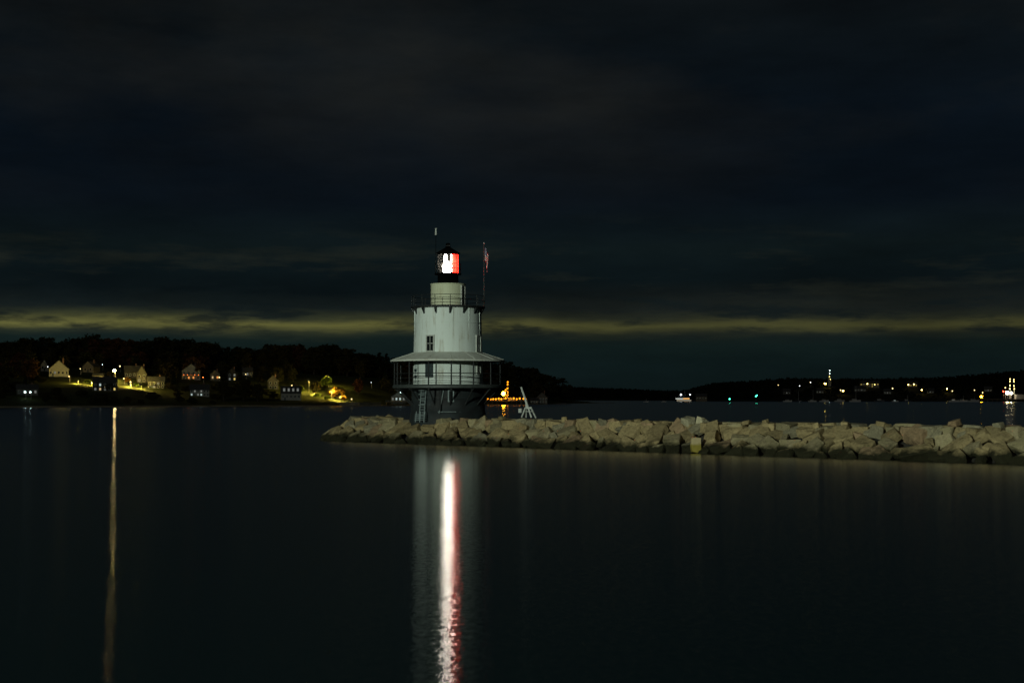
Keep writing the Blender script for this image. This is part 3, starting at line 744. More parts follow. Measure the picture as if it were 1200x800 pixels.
def house(px, py, wpx, hpx, rpx, label, wall=M_hgrey, roof=M_roof, front=True, depth=9, wins=(3, 1), lit=None, chimney=True, rz=0.0, D=None, porch=None, dormers=0, name='house', p=None, group=None, cat='house', door=True):
    if p is None:
        p, d = find(px, py)
    D = p.y; k_ = D / F
    W, H, RH = wpx * k_, hpx * k_, rpx * k_
    face = -math.atan(p.x / p.y) + rz
    o_ = thing(name, label, cat, p - Vector((0, 0, 0.25)), face, group)
    y0, y1 = 0.0, depth; x0, x1 = -W / 2, W / 2
    wl = MB()
    if front:   # gable towards the water
        vs = [(x0, y0, -1.5), (x1, y0, -1.5), (x1, y0, H), (0, y0, H + RH), (x0, y0, H)]
        vs += [(a, y1, c) for a, b, c in vs]
        wl.add(vs, [(0, 1, 2, 3, 4), (9, 8, 7, 6, 5), (0, 5, 6, 1), (1, 6, 7, 2), (0, 4, 9, 5)])
        wo_ = wl.build('wall', wall, o_)
        rf = MB()
        for s_ in (-1, 1):
            e = Vector((s_ * W / 2, 0, H)); r_ = Vector((0, 0, H + RH)); dd = (e - r_).normalized(); nn = Vector((-dd.z * 1, 0, dd.x)) ; nn = nn if nn.z > 0 else -nn
            a_, b_ = r_ + nn * 0.02, e + dd * 0.5 + nn * 0.02
            q = [a_, b_, b_ + nn * 0.28, a_ + nn * 0.28]
            rf.add([Vector((v.x, -0.45, v.z)) for v in q] + [Vector((v.x, y1 + 0.45, v.z)) for v in q], [(0, 1, 2, 3), (7, 6, 5, 4), (0, 4, 5, 1), (1, 5, 6, 2), (2, 6, 7, 3), (3, 7, 4, 0)])
        ro = rf.build('roof', roof, o_)
    else:
        ym = (y0 + y1) / 2
        vs = [(x0, y0, -1.5), (x0, y1, -1.5), (x0, y1, H), (x0, ym, H + RH), (x0, y0, H)]
        vs += [(x1, b, c) for a, b, c in vs]
        wl.add(vs, [(0, 1, 2, 3, 4), (9, 8, 7, 6, 5), (0, 4, 9, 5), (1, 6, 7, 2), (0, 5, 6, 1)])
        wo_ = wl.build('wall', wall, o_)
        rf = MB()
        for s_ in (-1, 1):
            e = Vector((0, ym + s_ * depth / 2, H)); r_ = Vector((0, ym, H + RH)); dd = (e - r_).normalized(); nn = Vector((0, -dd.z, dd.y)); nn = nn if nn.z > 0 else -nn
            a_, b_ = r_ + nn * 0.02, e + dd * 0.5 + nn * 0.02
            q = [a_, b_, b_ + nn * 0.28, a_ + nn * 0.28]
            rf.add([Vector((x0 - .4, v.y, v.z)) for v in q] + [Vector((x1 + .4, v.y, v.z)) for v in q], [(0, 1, 2, 3), (7, 6, 5, 4), (0, 4, 5, 1), (1, 5, 6, 2), (2, 6, 7, 3), (3, 7, 4, 0)])
        ro = rf.build('roof', roof, o_)
        for i in range(dormers):
            xx = x0 + W * (i + 0.7) / (dormers + 0.4)
            dm = MB().box((xx, y0 + depth * 0.16, H + RH * 0.42), (1.7, depth * 0.22, RH * 0.62)).build('dormer', wall, o_)
            MB().box((xx, y0 + depth * 0.05 - 0.03, H + RH * 0.46), (1.0, 0.06, RH * 0.4)).build('pane', E_dimwin, dm)
    if chimney:
        MB().box((W * 0.22, depth * 0.55, H + RH * 0.75), (0.9, 0.9, RH * 0.9 + 1.2)).build('chimney', M_brick, ro)
    lit = lit or {}
    nx, ny = wins
    for j in range(ny):
        for i in range(nx):
            xx = x0 + W * (i + 0.5) / nx; zz = H * (j + 0.55) / ny
            ww, wh = min(1.1, W / nx * 0.55), min(1.5, H / ny * 0.6)
            f_ = MB()
            for s_ in (-1, 1): f_.box((xx + s_ * ww / 2, -0.03, zz), (0.14, 0.12, wh + 0.14))
            for s_ in (-1, 1): f_.box((xx, -0.035, zz + s_ * wh / 2), (ww - 0.14, 0.12, 0.14))
            fo_ = f_.build('window', M_trim if wall in (M_hdark, M_hgrey) else M_hwhite, o_)
            MB().box((xx, -0.015, zz), (ww - 0.1, 0.05, wh - 0.1)).build('pane', lit.get((i, j), M_darkglass), fo_)
    if door and nx > 1:
        MB().box((x0 + W / nx, -0.04, 0.85), (0.95, 0.1, 2.1)).build('door', M_shutter, o_)
    if porch:
        pm, plamp, nl = porch
        pr = MB().box((0, -1.3, H * 0.62), (W * 1.04, 2.5, 0.18)).build('porch_roof', roof, o_)
        for i in range(5): MB().bar((x0 + W * i / 4, -2.4, -1.0), (x0 + W * i / 4, -2.4, H * 0.62 - .09), 0.10, n=6).build('porch_post', pm, o_)
        MB().box((0, -1.3, 0.0), (W * 1.04, 2.5, 0.2)).build('porch_floor', M_wood, o_)
        for i in range(nl): MB().ball((x0 + W * (i + .5) / nl, -1.6, H * 0.62 - 0.35), 0.2, 1).build('porch_light', plamp, o_)
    keep(px - wpx / 2 - 2, px + wpx / 2 + 2, py - hpx - rpx, py + 1, D)
    return o_

HG = 'houses on the far hillside'
H_ = [
 dict(px=69, py=441, wpx=22, hpx=9, rpx=10, label='wide pale grey house with a broad gable above the lit lawn', wall=M_hwhite, roof=M_roofgrey, wins=(5, 1), lit={(1, 0): E_dimwin}),
 dict(px=52, py=434, wpx=8, hpx=7, rpx=6, label='narrow pale house with a steep gable next to the broad gabled house', wall=M_hwhite, wins=(2, 1), chimney=False),
 dict(px=32, py=463, wpx=24, hpx=8, rpx=5, label='low dark house near the water with two cool white lamps', wall=M_hgrey, front=False, wins=(4, 1), lit={(1, 0): E_coolwin, (3, 0): E_dimwin}),
 dict(px=103, py=436, wpx=14, hpx=7, rpx=6, label='small cream house with one lamplit gable in the trees', wall=M_htan, wins=(2, 1), rz=-0.5),
 dict(px=115, py=444, wpx=12, hpx=4, rpx=3, label='low shed roofed house just above the dark house with lit rooms', wall=M_htan, front=False, wins=(3, 1), lit={(1, 0): E_dimwin}, chimney=False),
 dict(px=123, py=458, wpx=27, hpx=10, rpx=7, label='dark two storey house with lit rooms below the bright street lamp', wall=M_hdark, front=False, wins=(5, 2), lit={(0, 0): E_dimwin, (1, 0): E_warmwin, (1, 1): E_coolwin, (2, 0): E_dimwin, (4, 0): E_farwin}, porch=(M_hwhite, E_small, 1)),
 dict(px=155, py=443, wpx=18, hpx=8, rpx=7, label='dim brown house with a long roof behind the lamplit drive', wall=M_hdark, front=False, wins=(4, 1)),
 dict(px=166, py=448, wpx=11, hpx=10, rpx=9, label='tall grey house with a narrow turret gable beside the lit drive', wall=M_hgrey, wins=(2, 2), lit={(0, 0): E_dimwin}, chimney=True),
 dict(px=183, py=455, wpx=19, hpx=8, rpx=6, label='grey house with a pale eave and one dim window on the dark slope', wall=M_hdark, roof=M_roofgrey, front=False, wins=(4, 2), lit={(1, 0): E_dimwin, (2, 1): E_dimwin}),
 dict(px=224, py=445, wpx=21, hpx=11, rpx=8, label='white gabled house with a red glowing porch', wall=M_hwhite, roof=M_roofgrey, wins=(4, 2), lit={(1, 0): E_orangewin, (2, 0): E_orangewin}, porch=(M_hwhite, E_porch, 5)),
 dict(px=234, py=464, wpx=22, hpx=8, rpx=6, label='white house with a row of cool lit windows below the red porch house', wall=M_hwhite, front=False, wins=(6, 2), lit={(0, 0): E_coolwin, (2, 0): E_dimwin, (3, 0): E_coolwin, (1, 1): E_dimwin, (3, 1): E_dimwin}),
 dict(px=252, py=446, wpx=11, hpx=8, rpx=5, label='small brown house with one bright orange window', wall=M_htan, wins=(2, 1), lit={(1, 0): E_orangewin, (0, 0): E_warmwin}),
 dict(px=272, py=446, wpx=11, hpx=9, rpx=6, label='narrow house with stacked yellow green lit windows among black trees', wall=M_hdark, wins=(2, 2), lit={(1, 0): E_farwin, (1, 1): E_dimwin, (0, 0): E_dimwin}),
 dict(px=290, py=441, wpx=12, hpx=6, rpx=5, label='low dim house with one faint lit window high among trees', wall=M_hgrey, front=False, wins=(3, 1), lit={(1, 0): E_dimwin}),
 dict(px=320, py=456, wpx=12, hpx=10, rpx=6, label='tall dim grey house without lit windows on the slope', wall=M_hgrey, roof=M_roofgrey, wins=(2, 2)),
 dict(px=341, py=469, wpx=23, hpx=9, rpx=8, label='white waterfront house with a row of dormers in its dark roof', wall=M_hwhite, front=False, wins=(5, 1), dormers=4, lit={}),
]
for h in H_: house(group=HG, **h)
for px, py in ((29.5, 459.5), (35.5, 459.5)):
    street_lamp(px, py, interp([(0, 34), (60, 34)], px), E_coolbulb, 'cool white lamp in front of the low dark house, ' + ('outer one' if px < 33 else 'inner one'), 0.42, 'cool white yard lamps')
p_, d_ = find(134, 446); d_street = d_
street_lamp(134, 434, d_, E_street, 'brilliant warm street lamp above the lamplit lawn', 0.9, 'street lamps on the far hillside')
for px, py, mat, lab, r in ((139.5, 423, E_small, 'small upper lamp above the brilliant street lamp', .32), (140.5, 429, E_small, 'small amber lamp between the brilliant lamp and the topmost one', .32),
                       (120, 427, E_whitebulb, 'tiny white lamp near the cream gable house', .26), (81, 441, E_small, 'small lamp at the end of the broad gabled house', .26), (56, 429.5, E_whitebulb, 'tiny lamp between the two pale gables', .26), (94, 432, E_small, 'faint lamp beside the cream gable house', .2),
                       (153, 447.5, E_small, 'low lamp by the drive beside the turret house', .34), (145, 443.5, E_small, 'small amber lamp on the drive below the brilliant lamp', .26),
                       (274.5, 431, E_whitebulb, 'tiny lamp above the stacked lit windows', .24), (288, 438.5, E_small, 'tiny lamp by the low dim house', .22), (435, 448, E_whitebulb, 'single faint lamp in the black trees short of the lighthouse', .22),
                       (342, 451.5, E_small, 'small lamp above the roof with dormers', .26), (257, 442, E_small, 'small lamp outside the orange window', .3), (238, 442, E_porch, 'small lamp on the path beside the red porch', .3)):
    pp, dd = find(px, py + 7)
    street_lamp(px, py, dd, mat, lab, r, 'street lamps on the far hillside')
# lamps of the lit waterfront garden
GG = 'lamps in the lit waterfront garden'
street_lamp(361.5, 445, find(361, 460)[1], E_yellow, 'tall white post lamp beside the lit garden', 0.5, GG, added_hood=True)
street_lamp(384, 441, find(384, 454)[1], E_yellow, 'lamp half hidden in the green lit tree', 0.5, GG, added_hood=True)
street_lamp(368, 459, find(368, 463)[1], E_yellow, 'low yellow lamp lighting the garden lawn', 0.45, GG, added_hood=True)
street_lamp(388, 457, find(388, 466)[1] - 6, E_yellow, 'yellow lamp in front of the golden tree', 0.55, GG, added_hood=True)
street_lamp(398, 462.5, find(398, 470)[1], E_yellow, 'lamp lighting the stone sea wall', 0.48, GG, added_hood=True)
street_lamp(412, 467.5, 8, E_small, 'small lamp on the lit sea wall', 0.28, GG)
keep(350, 402, 432, 472, 1200)
keep(70, 110, 446, 455, 1200); keep(140, 172, 443, 460, 1200)

street_lamp(134.5, 439.5, d_street - 3, E_yellow, 'added hooded lamp brightening the lawn under the brilliant street lamp', 0.34, 'added hooded lamps brightening the lawn', added_hood=True)  # these hooded lamps are unseen, added to brighten lawn and drive
street_lamp(91, 446.5, find(91, 450)[1], E_yellow, 'added hooded lamp brightening the lawn below the cream gable house', 0.30, 'added hooded lamps brightening the lawn', added_hood=True)
street_lamp(107, 447.5, find(107, 451)[1] - 4, E_yellow, 'added hooded lamp brightening the lawn beside the dark house with lit rooms', 0.30, 'added hooded lamps brightening the lawn', added_hood=True)
street_lamp(152, 449, find(152, 454)[1], E_yellow, 'added hooded lamp brightening the drive below the brilliant street lamp', 0.5, 'added hooded lamps brightening the lawn', added_hood=True)
street_lamp(165, 450.5, find(165, 456)[1], E_yellow, 'added hooded lamp brightening the slope under the turret house', 0.4, 'added hooded lamps brightening the lawn', added_hood=True)
# stone sea wall with lit blocks
for i, (p0, p1) in enumerate(((398, 420), (421, 446))):
    a_, b_ = shore_pt(p0, 6), shore_pt(p1, 6)
    sw_ = thing('sea_wall', ['stone sea wall glowing amber under the garden lamps', 'dimmer stone sea wall running to the pier house'][i], 'wall', a_)
    d_ = b_ - a_; mb = MB(); cp = MB()
    M3 = Matrix.Rotation(math.atan2(d_.y, d_.x), 3, 'Z')
    mb.box(d_ / 2 + Vector((0, 0, 0.2)), (d_.length, 0.8, 2.4), M=M3); mb.build('wall_face', M_sand, sw_)
    cp.box(d_ / 2 + Vector((0, 0, 1.5)), (d_.length, 1.1, 0.2), M=M3); cp.build('coping', M_hwhite, sw_)

# pier house beside the lighthouse
pd = interp(SH, 464); pp = Vector((PX(466, pd - 12), pd - 12, 0))
pr_ = thing('pier', 'small wooden pier carrying the white boathouse', 'pier', pp, -math.atan(pp.x / pp.y))
MB().box((0, 4, 2.4), (15, 16, 0.4)).build('deck', M_wood, pr_)
for x in (-7, -3.5, 0, 3.5, 7):
    for y in (-3, 4, 11): MB().bar((x, y, -1), (x, y, 2.2), 0.2, n=6).build('pile', M_wood, pr_)
ra = MB()
for z in (3.0, 3.5): ra.bar((-7.4, -3.8, z), (7.4, -3.8, z), 0.07)
for i in range(9): ra.bar((-7.4 + 14.8 * i / 8, -3.8, 2.6), (-7.4 + 14.8 * i / 8, -3.8, 3.5), 0.07)
ra.build('railing', M_hwhite, pr_)
house(467, 0, 17, 6, 5, 'white boathouse with a lit gable on the pier next to the lighthouse', wall=M_hwhite, wins=(4, 1), lit={(0, 0): E_dimwin, (1, 0): E_coolwin, (2, 0): E_coolwin, (3, 0): E_dimwin}, p=pp + Vector((0.3, 1, 2.86)), depth=8, chimney=False, name='boathouse', cat='boathouse', door=False)
street_lamp(470, 459.5, 0, E_coolbulb, 'cool lamp in front of the boathouse gable', 0.24, base=pp + Vector((2.0, -1.5, 2.6)), name='pier_lamp')

# sodium lit pier behind the lighthouse
OD = 985.0
op = thing('pier', 'long pier glowing orange under sodium lamps behind the lighthouse', 'pier', (PX(594, OD), OD, 0))
MB().box((0, 0, 2.7), (29, 7, 0.45)).build('deck', M_wood, op)
for i in range(9):
    for y in (-3, 3): MB().bar((-13.5 + 27 * i / 8, y, -1), (-13.5 + 27 * i / 8, y, 2.5), 0.22, n=6).build('pile', M_wood, op)
ra = MB()
for z in (3.5, 4.0): ra.bar((-14.3, -3.3, z), (14.3, -3.3, z), 0.06)
for i in range(15): ra.bar((-14.3 + 28.6 * i / 14, -3.3, 2.9), (-14.3 + 28.6 * i / 14, -3.3, 4.0), 0.06)
ra.build('railing', M_galv, op)
MB().box((3.5, 1.5, 4.1), (6, 2.6, 2.3)).build('shed', M_tank, op)
PG = 'sodium lamps on the orange pier'
pl = [(572, 468.3), (575, 470), (578, 467.6), (581, 469.6), (584.5, 466.8), (587.5, 469.4), (592.5, 466.4), (597, 469.2), (602, 466.6), (605.5, 468.6), (609, 466.8), (613.5, 467), (616, 467.4)]
for i, (px, py) in enumerate(pl):
    street_lamp(px, py, 0, E_sodium, f'small sodium lamp on the orange pier, {ORD[i]} from its end behind the lighthouse', 0.68, PG, base=Vector((PX(px, OD), OD - 2.6 + 5 * (i % 2), 2.9)), name='pier_lamp')
street_lamp(590, 461, 0, E_sodiumbig, 'brightest orange lamp on the mast of the sodium lit pier', 1.5, PG, base=Vector((PX(590, OD), OD - 3.2, 2.9)), name='pier_lamp')
for i, (px, py) in enumerate(((592.5, 456.8), (594.6, 455), (595, 450.5), (595, 447.6))):
    street_lamp(px, py, 0, E_sodium, f'orange lamp on the tall mast above the brightest pier lamp, {ORD[i]} one up', 0.62, PG, base=Vector((PX(px, OD), OD - 1.0 - 0.5 * i, 2.9)), name='pier_lamp')

# house and skiff on the low point beyond the hoist
pt_ = shore_pt(635, 16)
house(635, 0, 13, 7, 6, 'dim gabled house on the low point beyond the white hoist', wall=M_hgrey, wins=(4, 2), lit={}, p=pt_, group=HG)
house(626, 0, 9, 4, 2.5, 'low dim cottage next to the gabled house on the point', wall=M_hgrey, front=False, wins=(3, 1), p=shore_pt(626, 12), chimney=False, group=HG)

# ------------------------------------------------------------------ boats
def boat(px, D, L, label, lit=None, mast=0.0, cabin=True, hull=M_hull, rz=0.0, group='moored boats in the far harbour', name='moored_boat', cat='boat'):
    o_ = thing(name, label, cat, (PX(px, D), D, 0), rz - math.atan(PX(px, D) / D), group)
    n = 9; vs = []; hh = L * 0.13
    for i in range(n):
        f_ = i / (n - 1); x = (f_ - 0.5) * L; b = L * 0.15 * (1 - max(0, (f_ - 0.35) / 0.65) ** 2.2) + 0.02; sh = hh * (1 + 0.5 * f_ ** 2)
        vs += [(x, -b, sh), (x, -b * 0.7, -0.15), (x, b * 0.7, -0.15), (x, b, sh)]
    fs = [(i * 4 + j, i * 4 + 4 + j, i * 4 + 5 + j, i * 4 + 1 + j) for i in range(n - 1) for j in range(3)] + [(0, 1, 2, 3)] + [(i * 4 + 3, i * 4 + 7, i * 4 + 4, i * 4) for i in range(n - 1)]
    MB().add(vs, fs).build('hull', hull, o_)
    if cabin:
        c = MB().box((-L * 0.05, 0, hh + L * 0.07), (L * 0.34, L * 0.2, L * 0.14)).build('cabin', M_hull, o_)
        MB().box((-L * 0.05, -L * 0.1 - 0.02, hh + L * 0.09), (L * 0.26, 0.05, L * 0.05)).build('window', lit or M_darkglass, c)
    if mast:
        MB().bar((L * 0.08, 0, hh), (L * 0.08, 0, mast), 0.22, 0.14, 6).build('mast', M_mast, o_)
        MB().bar((L * 0.08, 0, hh + 1.6), (-L * 0.34, 0, hh + 1.5), 0.14, n=6).build('boom', M_mast, o_)
    return o_
for args in ((658, 1060, 7, 'small pale skiff moored off the dark point beyond the hoist', None, 0.0, False),
             (757, 1650, 6, 'tiny faint boat in the open channel short of the lit ferry', None, 4.0, False), (778, 1650, 6, 'tiny low boat just short of the lit ferry', None, 0.0, True),
             (923, 1750, 11, 'pale cabin boat nearest the green signals', None, 0.0, True), (935, 1760, 10, 'dim sailing boat moored beside the pale cabin boat', None, 13, False),
             (952, 1760, 10, 'white boat with tall mast under the hilltop tower', None, 15, True), (966, 1770, 12, 'white cabin boat below the bright yellow hilltop lamp', None, 0.0, True),
             (984, 1800, 13, 'long low grey boat between the white cabin boats', None, 0.0, True), (1002, 1750, 14, 'white yacht with the tallest mast in the moorings', None, 20, True),
             (1031, 1800, 13, 'dim long motor boat below the yellow lit block', None, 0.0, True), (1049, 1760, 8, 'small boat with one pale light in the moorings', E_coolwin, 0.0, True),
             (1063, 1800, 11, 'dark boat barely visible beyond the small pale lit boat', None, 9, True), (1118, 1740, 12, 'white boat at the end of the lamplit pier', E_dimwin, 0.0, True),
             (1128, 1740, 12, 'second white boat tied up beside the lamplit pier', None, 8, True), (1141, 1740, 14, 'grey fishing boat next to the orange lamp', None, 7, True)):
    px, D, L, lab, lit, mast, cab = args
    boat(px, D, L, lab, lit, mast, cab, rz=R(random.uniform(-25, 25)), hull=M_hulldark if 'dark' in lab or 'dim' in lab else M_hull)
# lit ferry in the channel
FD = 1800.0
fe = boat(801, FD, 21, 'dark hulled ferry with bright deck lights and orange saloon in the channel', E_orangewin, 15, True, group=None, name='ferry', cat='ferry', hull=M_hulldark)
MB().box((-1.5, -3.35, 4.0), (17, 0.12, 0.55)).build('deck_light', emit('ferry_white_strip', (0.9, 0.95, 0.85), 1.4), fe)
MB().box((3.5, -3.5, 4.1), (8, 0.14, 0.9)).build('saloon_light', emit('ferry_orange_strip', (1.0, 0.5, 0.14), 1.6), fe)
MB().box((0.5, -3.3, 1.7), (18, 0.12, 0.5)).build('rub_light', emit('ferry_low_strip', (1.0, 0.86, 0.6), 0.9), fe)
MB().box((-0.5, 0, 4.3), (16, 5.8, 3.2)).build('saloon', M_hulldark, fe)
MB().box((-3, 0, 7.1), (7, 4.6, 2.2)).build('wheelhouse', M_hulldark, fe)
for x in (-3.2, 8.2): MB().ball((x, -2.6, 9.0), 1.25 if x < 0 else 0.8, 1).build('deck_lamp', E_whitebulb, fe)
house(822, 0, 13, 5, 3, 'dim brown wharf building just beyond the lit ferry', wall=M_htan, front=False, wins=(4, 1), p=Vector((PX(822, 1990), 1990, 1.5)), chimney=False, name='wharf_building', cat='building')

# ------------------------------------------------------------------ far hills across the harbour
SHR = [(600, 2700), (700, 2650), (790, 2400), (815, 2060), (860, 2000), (1000, 1960), (1200, 1900), (1330, 1880)]
TOP = [(600, 451), (660, 452), (720, 454), (780, 456.5), (806, 457), (822, 452), (840, 448), (880, 446.5), (915, 443), (960, 444), (1040, 443.5), (1100, 442), (1150, 438), (1200, 434), (1330, 430)]
def far_pt(px, d):
    D = interp(SHR, px) + d; top = PZ(interp(TOP, px), interp(SHR, px) + 350) - 11
    f_ = min(1, d / 350.0); return Vector((PX(px, D), D, -0.4 + 1.4 * min(1, d / 12) + max(top, 2) * (f_ * f_ * (3 - 2 * f_)) * 1.0))
pxs2 = list(range(600, 1331, 8)); ds2 = [0, 6, 12, 40, 80, 120, 170, 220, 280, 350, 480]
vs = [far_pt(p, d) for p in pxs2 for d in ds2]; k = len(ds2)
fs = [(i * k + j, (i + 1) * k + j, (i + 1) * k + j + 1, i * k + j + 1) for i in range(len(pxs2) - 1) for j in range(k - 1)]
tag(MB().add(vs, fs).build('far_hill', M_farland, None, True), 'low black hills closing the far side of the harbour', 'hill', kind='structure')
def find_far(px, py):
    d = 6.0
    while d < 350:
        p = far_pt(px, d)
        if HY - (p.z - CH) / p.y * F <= py: return p, d
        d += 2
    return far_pt(px, 300), 300
frects = []
GR_ = 'houses on the far right-of-channel shore'.replace('right-of-channel', 'harbour')
def far_house(px, py, wpx, hpx, rpx, label, **kw):
    p, d = find_far(px, py); frects.append((px - wpx / 2 - 1, px + wpx / 2 + 1, py - hpx - rpx - 1, py + 1, p.y))
    return house(px, py, wpx, hpx, rpx, label, p=p, group=GR_, chimney=False, door=False, **kw)
def far_lamp(px, py, mat, label, r=0.8, drop=5):
    r *= 1.6
    p, d = find_far(px, py + drop); frects.append((px - 4, px + 4, py - 4, py + 4, p.y))
    return street_lamp(px, py, 0, mat, label, r, 'lamps across the harbour', base=p)
far_lamp(967, 449.3, E_yellowmid, 'bright yellow lamp on the hilltop across the harbour', 0.75)
tp, td = find_far(972, 452); frects.append((966, 978, 430, 452, tp.y))
tw = thing('steeple', 'lit lattice steeple rising above the far hilltop', 'steeple', tp)
k_ = tp.y / F
MB().box((0, 0, 4 * k_), (4.5, 4.5, 8 * k_ + 4)).build('tower_base', M_tank, tw)
MB().lathe([(2.2, 8 * k_), (1.6, 14 * k_), (0.1, 20 * k_)], 8).build('spire', M_tank, tw)
for i, (dx, py) in enumerate(((0, 434), (0, 437.5), (-0.4, 441.3), (0.6, 444.2))):
    MB().ball((dx * k_, -2.6, PZ(py, tp.y) - tp.z), 0.5, 1).build('steeple_light', E_coolbulb if i < 2 else E_yellowfar, tw)
far_lamp(950, 448, E_whitebulb, 'tiny white lamp beside the steeple', 0.4)
far_lamp(988, 457.8, E_yellowfar, 'yellow lamp low on the far shore above the long grey boat', 0.9); far_lamp(985, 457, E_small, 'weaker lamp next to the low yellow one', 0.4)
far_house(1019, 454, 22, 5, 3, 'long block with yellow lit windows across the harbour', wall=M_htan, front=False, wins=(7, 2), lit={(i, 1): E_farwin for i in range(0, 7, 2)} | {(4, 0): E_farwin, (5, 1): E_farwin})
far_lamp(1016.5, 449.6, E_yellowfar, 'yellow lamp on the long lit block', 0.6); far_lamp(1025, 450.5, E_yellowfar, 'weak yellow lamp beyond the long lit block', 0.4)
far_house(1008, 459, 14, 4, 3, 'dim grey boathouse under the long lit block', wall=M_hgrey, front=False, wins=(4, 1), lit={(2, 0): E_dimwin})
far_lamp(1046, 455, E_small, 'single pinkish lamp between the lit block and the green lit roof', 0.45)
far_house(1069, 453.5, 12, 4, 3, 'building with a yellow green lit front across the harbour', wall=M_htan, front=False, wins=(4, 1), lit={(i, 0): E_farwin for i in range(4)})
far_lamp(1064.5, 450.6, E_yellowfar, 'yellow lamp at the near end of the green lit building', 0.6); far_lamp(1071, 450, E_yellowfar, 'yellow lamp over the roof of the green lit building', 0.6)
far_lamp(1080, 456.6, E_yellowmid, 'amber street lamp below the green lit building', 0.42)
far_lamp(1110, 455.4, E_yellowmid, 'yellow street lamp alone on the dark far slope', 0.45); far_lamp(1116, 458, E_small, 'faint lamp beside the lone yellow street lamp', 0.35)
far_lamp(1142, 457, E_small, 'faint lamp above the fishing boats', 0.35); far_lamp(912, 451, E_small, 'faint white lamp high in the black wood', 0.3); far_lamp(937, 452, E_whitebulb, 'white lamp in the black wood short of the steeple', 0.45); far_lamp(949.5, 447.6, E_small, 'faint lamp at the ridge short of the steeple', 0.3)
for px, py, lab, wl_ in ((922, 462, 'small pale cottage above the first moored cabin boat', M_hgrey), (961, 461, 'small dim cottage below the hilltop lamp', M_hgrey), (1040, 462, 'dim pale waterside cottage past the tall mast', M_hgrey), (1090, 461, 'dim cottage under the amber street lamp', M_hgrey), (1158, 459, 'long dim olive roofed shed above the orange lamp', M_htan)):
    far_house(px, py, 9, 3.5, 3, lab, wall=wl_, front=False, wins=(3, 1), lit={(1, 0): E_dimwin})
# lamplit pier at the frame's edge
PD = 1780.0
pw = thing('pier', 'long lamplit pier with bright floodlights across the harbour', 'pier', (PX(1176, PD), PD, 0))
MB().box((0, 0, 3.2), (58, 8, 0.7)).build('deck', M_wood, pw)
for i in range(10):
    MB().bar((-27 + 6 * i, -3, -1), (-27 + 6 * i, -3, 2.9), 0.35, n=6).build('pile', M_wood, pw)
MB().box((26, 2, 6.4), (20, 5, 5.6)).build('pier_shed', M_tank, pw)
PW = 'floodlights of the far lamplit pier'
street_lamp(1180, 460, 0, E_pier, 'dazzling white floodlight on the far lamplit pier', 2.1, PW, base=Vector((PX(1180, PD), PD - 2, 3.5)), name='floodlight')
street_lamp(1184.5, 460.5, 0, E_pier, 'second dazzling floodlight beside the brightest one on the far pier', 1.5, PW, base=Vector((PX(1184.5, PD), PD - 2.5, 3.5)), name='floodlight')
street_lamp(1175.5, 458.5, 0, E_redsig, 'red lamp beside the dazzling floodlights', 0.8, PW, base=Vector((PX(1175.5, PD), PD - 1, 3.5)), name='floodlight')
for px, py, lab in ((1183.4, 444, 'top lamp of the first tall pole on the far pier'), (1183.3, 446.6, 'second lamp down on the first tall pole'), (1183.3, 451.5, 'amber lamp halfway up the first tall pole'), (1187.8, 444.5, 'top lamp of the second tall pole on the far pier'), (1187.8, 447, 'second lamp down on the second tall pole'),
                   (1188, 452, 'amber lamp halfway up the second tall pole'), (1178, 454.2, 'yellow lamp above the red one on the far pier'), (1183, 455.3, 'orange lamp just above the dazzling floodlights'), (1188.5, 455.5, 'yellow lamp at the foot of the second tall pole')):
    street_lamp(px, py, 0, E_yellowfar, lab, 0.6, PW, base=Vector((PX(px, PD), PD - 0.5, 3.5)), name='floodlight')
street_lamp(1149, 464.6, 0, E_sodiumbig, 'orange lamp over the fishing boats at the pier end', 1.3, PW, base=Vector((PX(1149, PD), PD - 3, 1.0)), name='floodlight')
street_lamp(1151.5, 459.8, 0, E_small, 'weak lamp above the orange one', 0.5, PW, base=Vector((PX(1151.5, PD), PD, 1.0)), name='floodlight')
# green channel markers
for px, py, lab, r in ((855, 467.3, 'green light on the lower channel marker', 0.95), (886, 464, 'green light on the taller channel marker', 0.95)):
    D = 1400.0; cm = thing('channel_marker', lab, 'marker', (PX(px, D), D, 0), 0, 'green lit channel markers')
    zt = PZ(py, D)
    MB().lathe([(0.1, -0.6), (1.3, -0.3), (1.35, 0.6), (0.5, 0.8), (0.35, zt - 0.9), (0.6, zt - 0.85), (0.6, zt - 0.7), (0.05, zt - 0.68)], 16).build('float', M_hulldark, cm)
    MB().ball((0, 0, zt), r * 0.8, 1).build('signal_lamp', E_green, cm)
    if px > 880: MB().ball((1.2, 0, zt + 0.9), 0.5, 1).build('upper_lamp', E_green, cm)

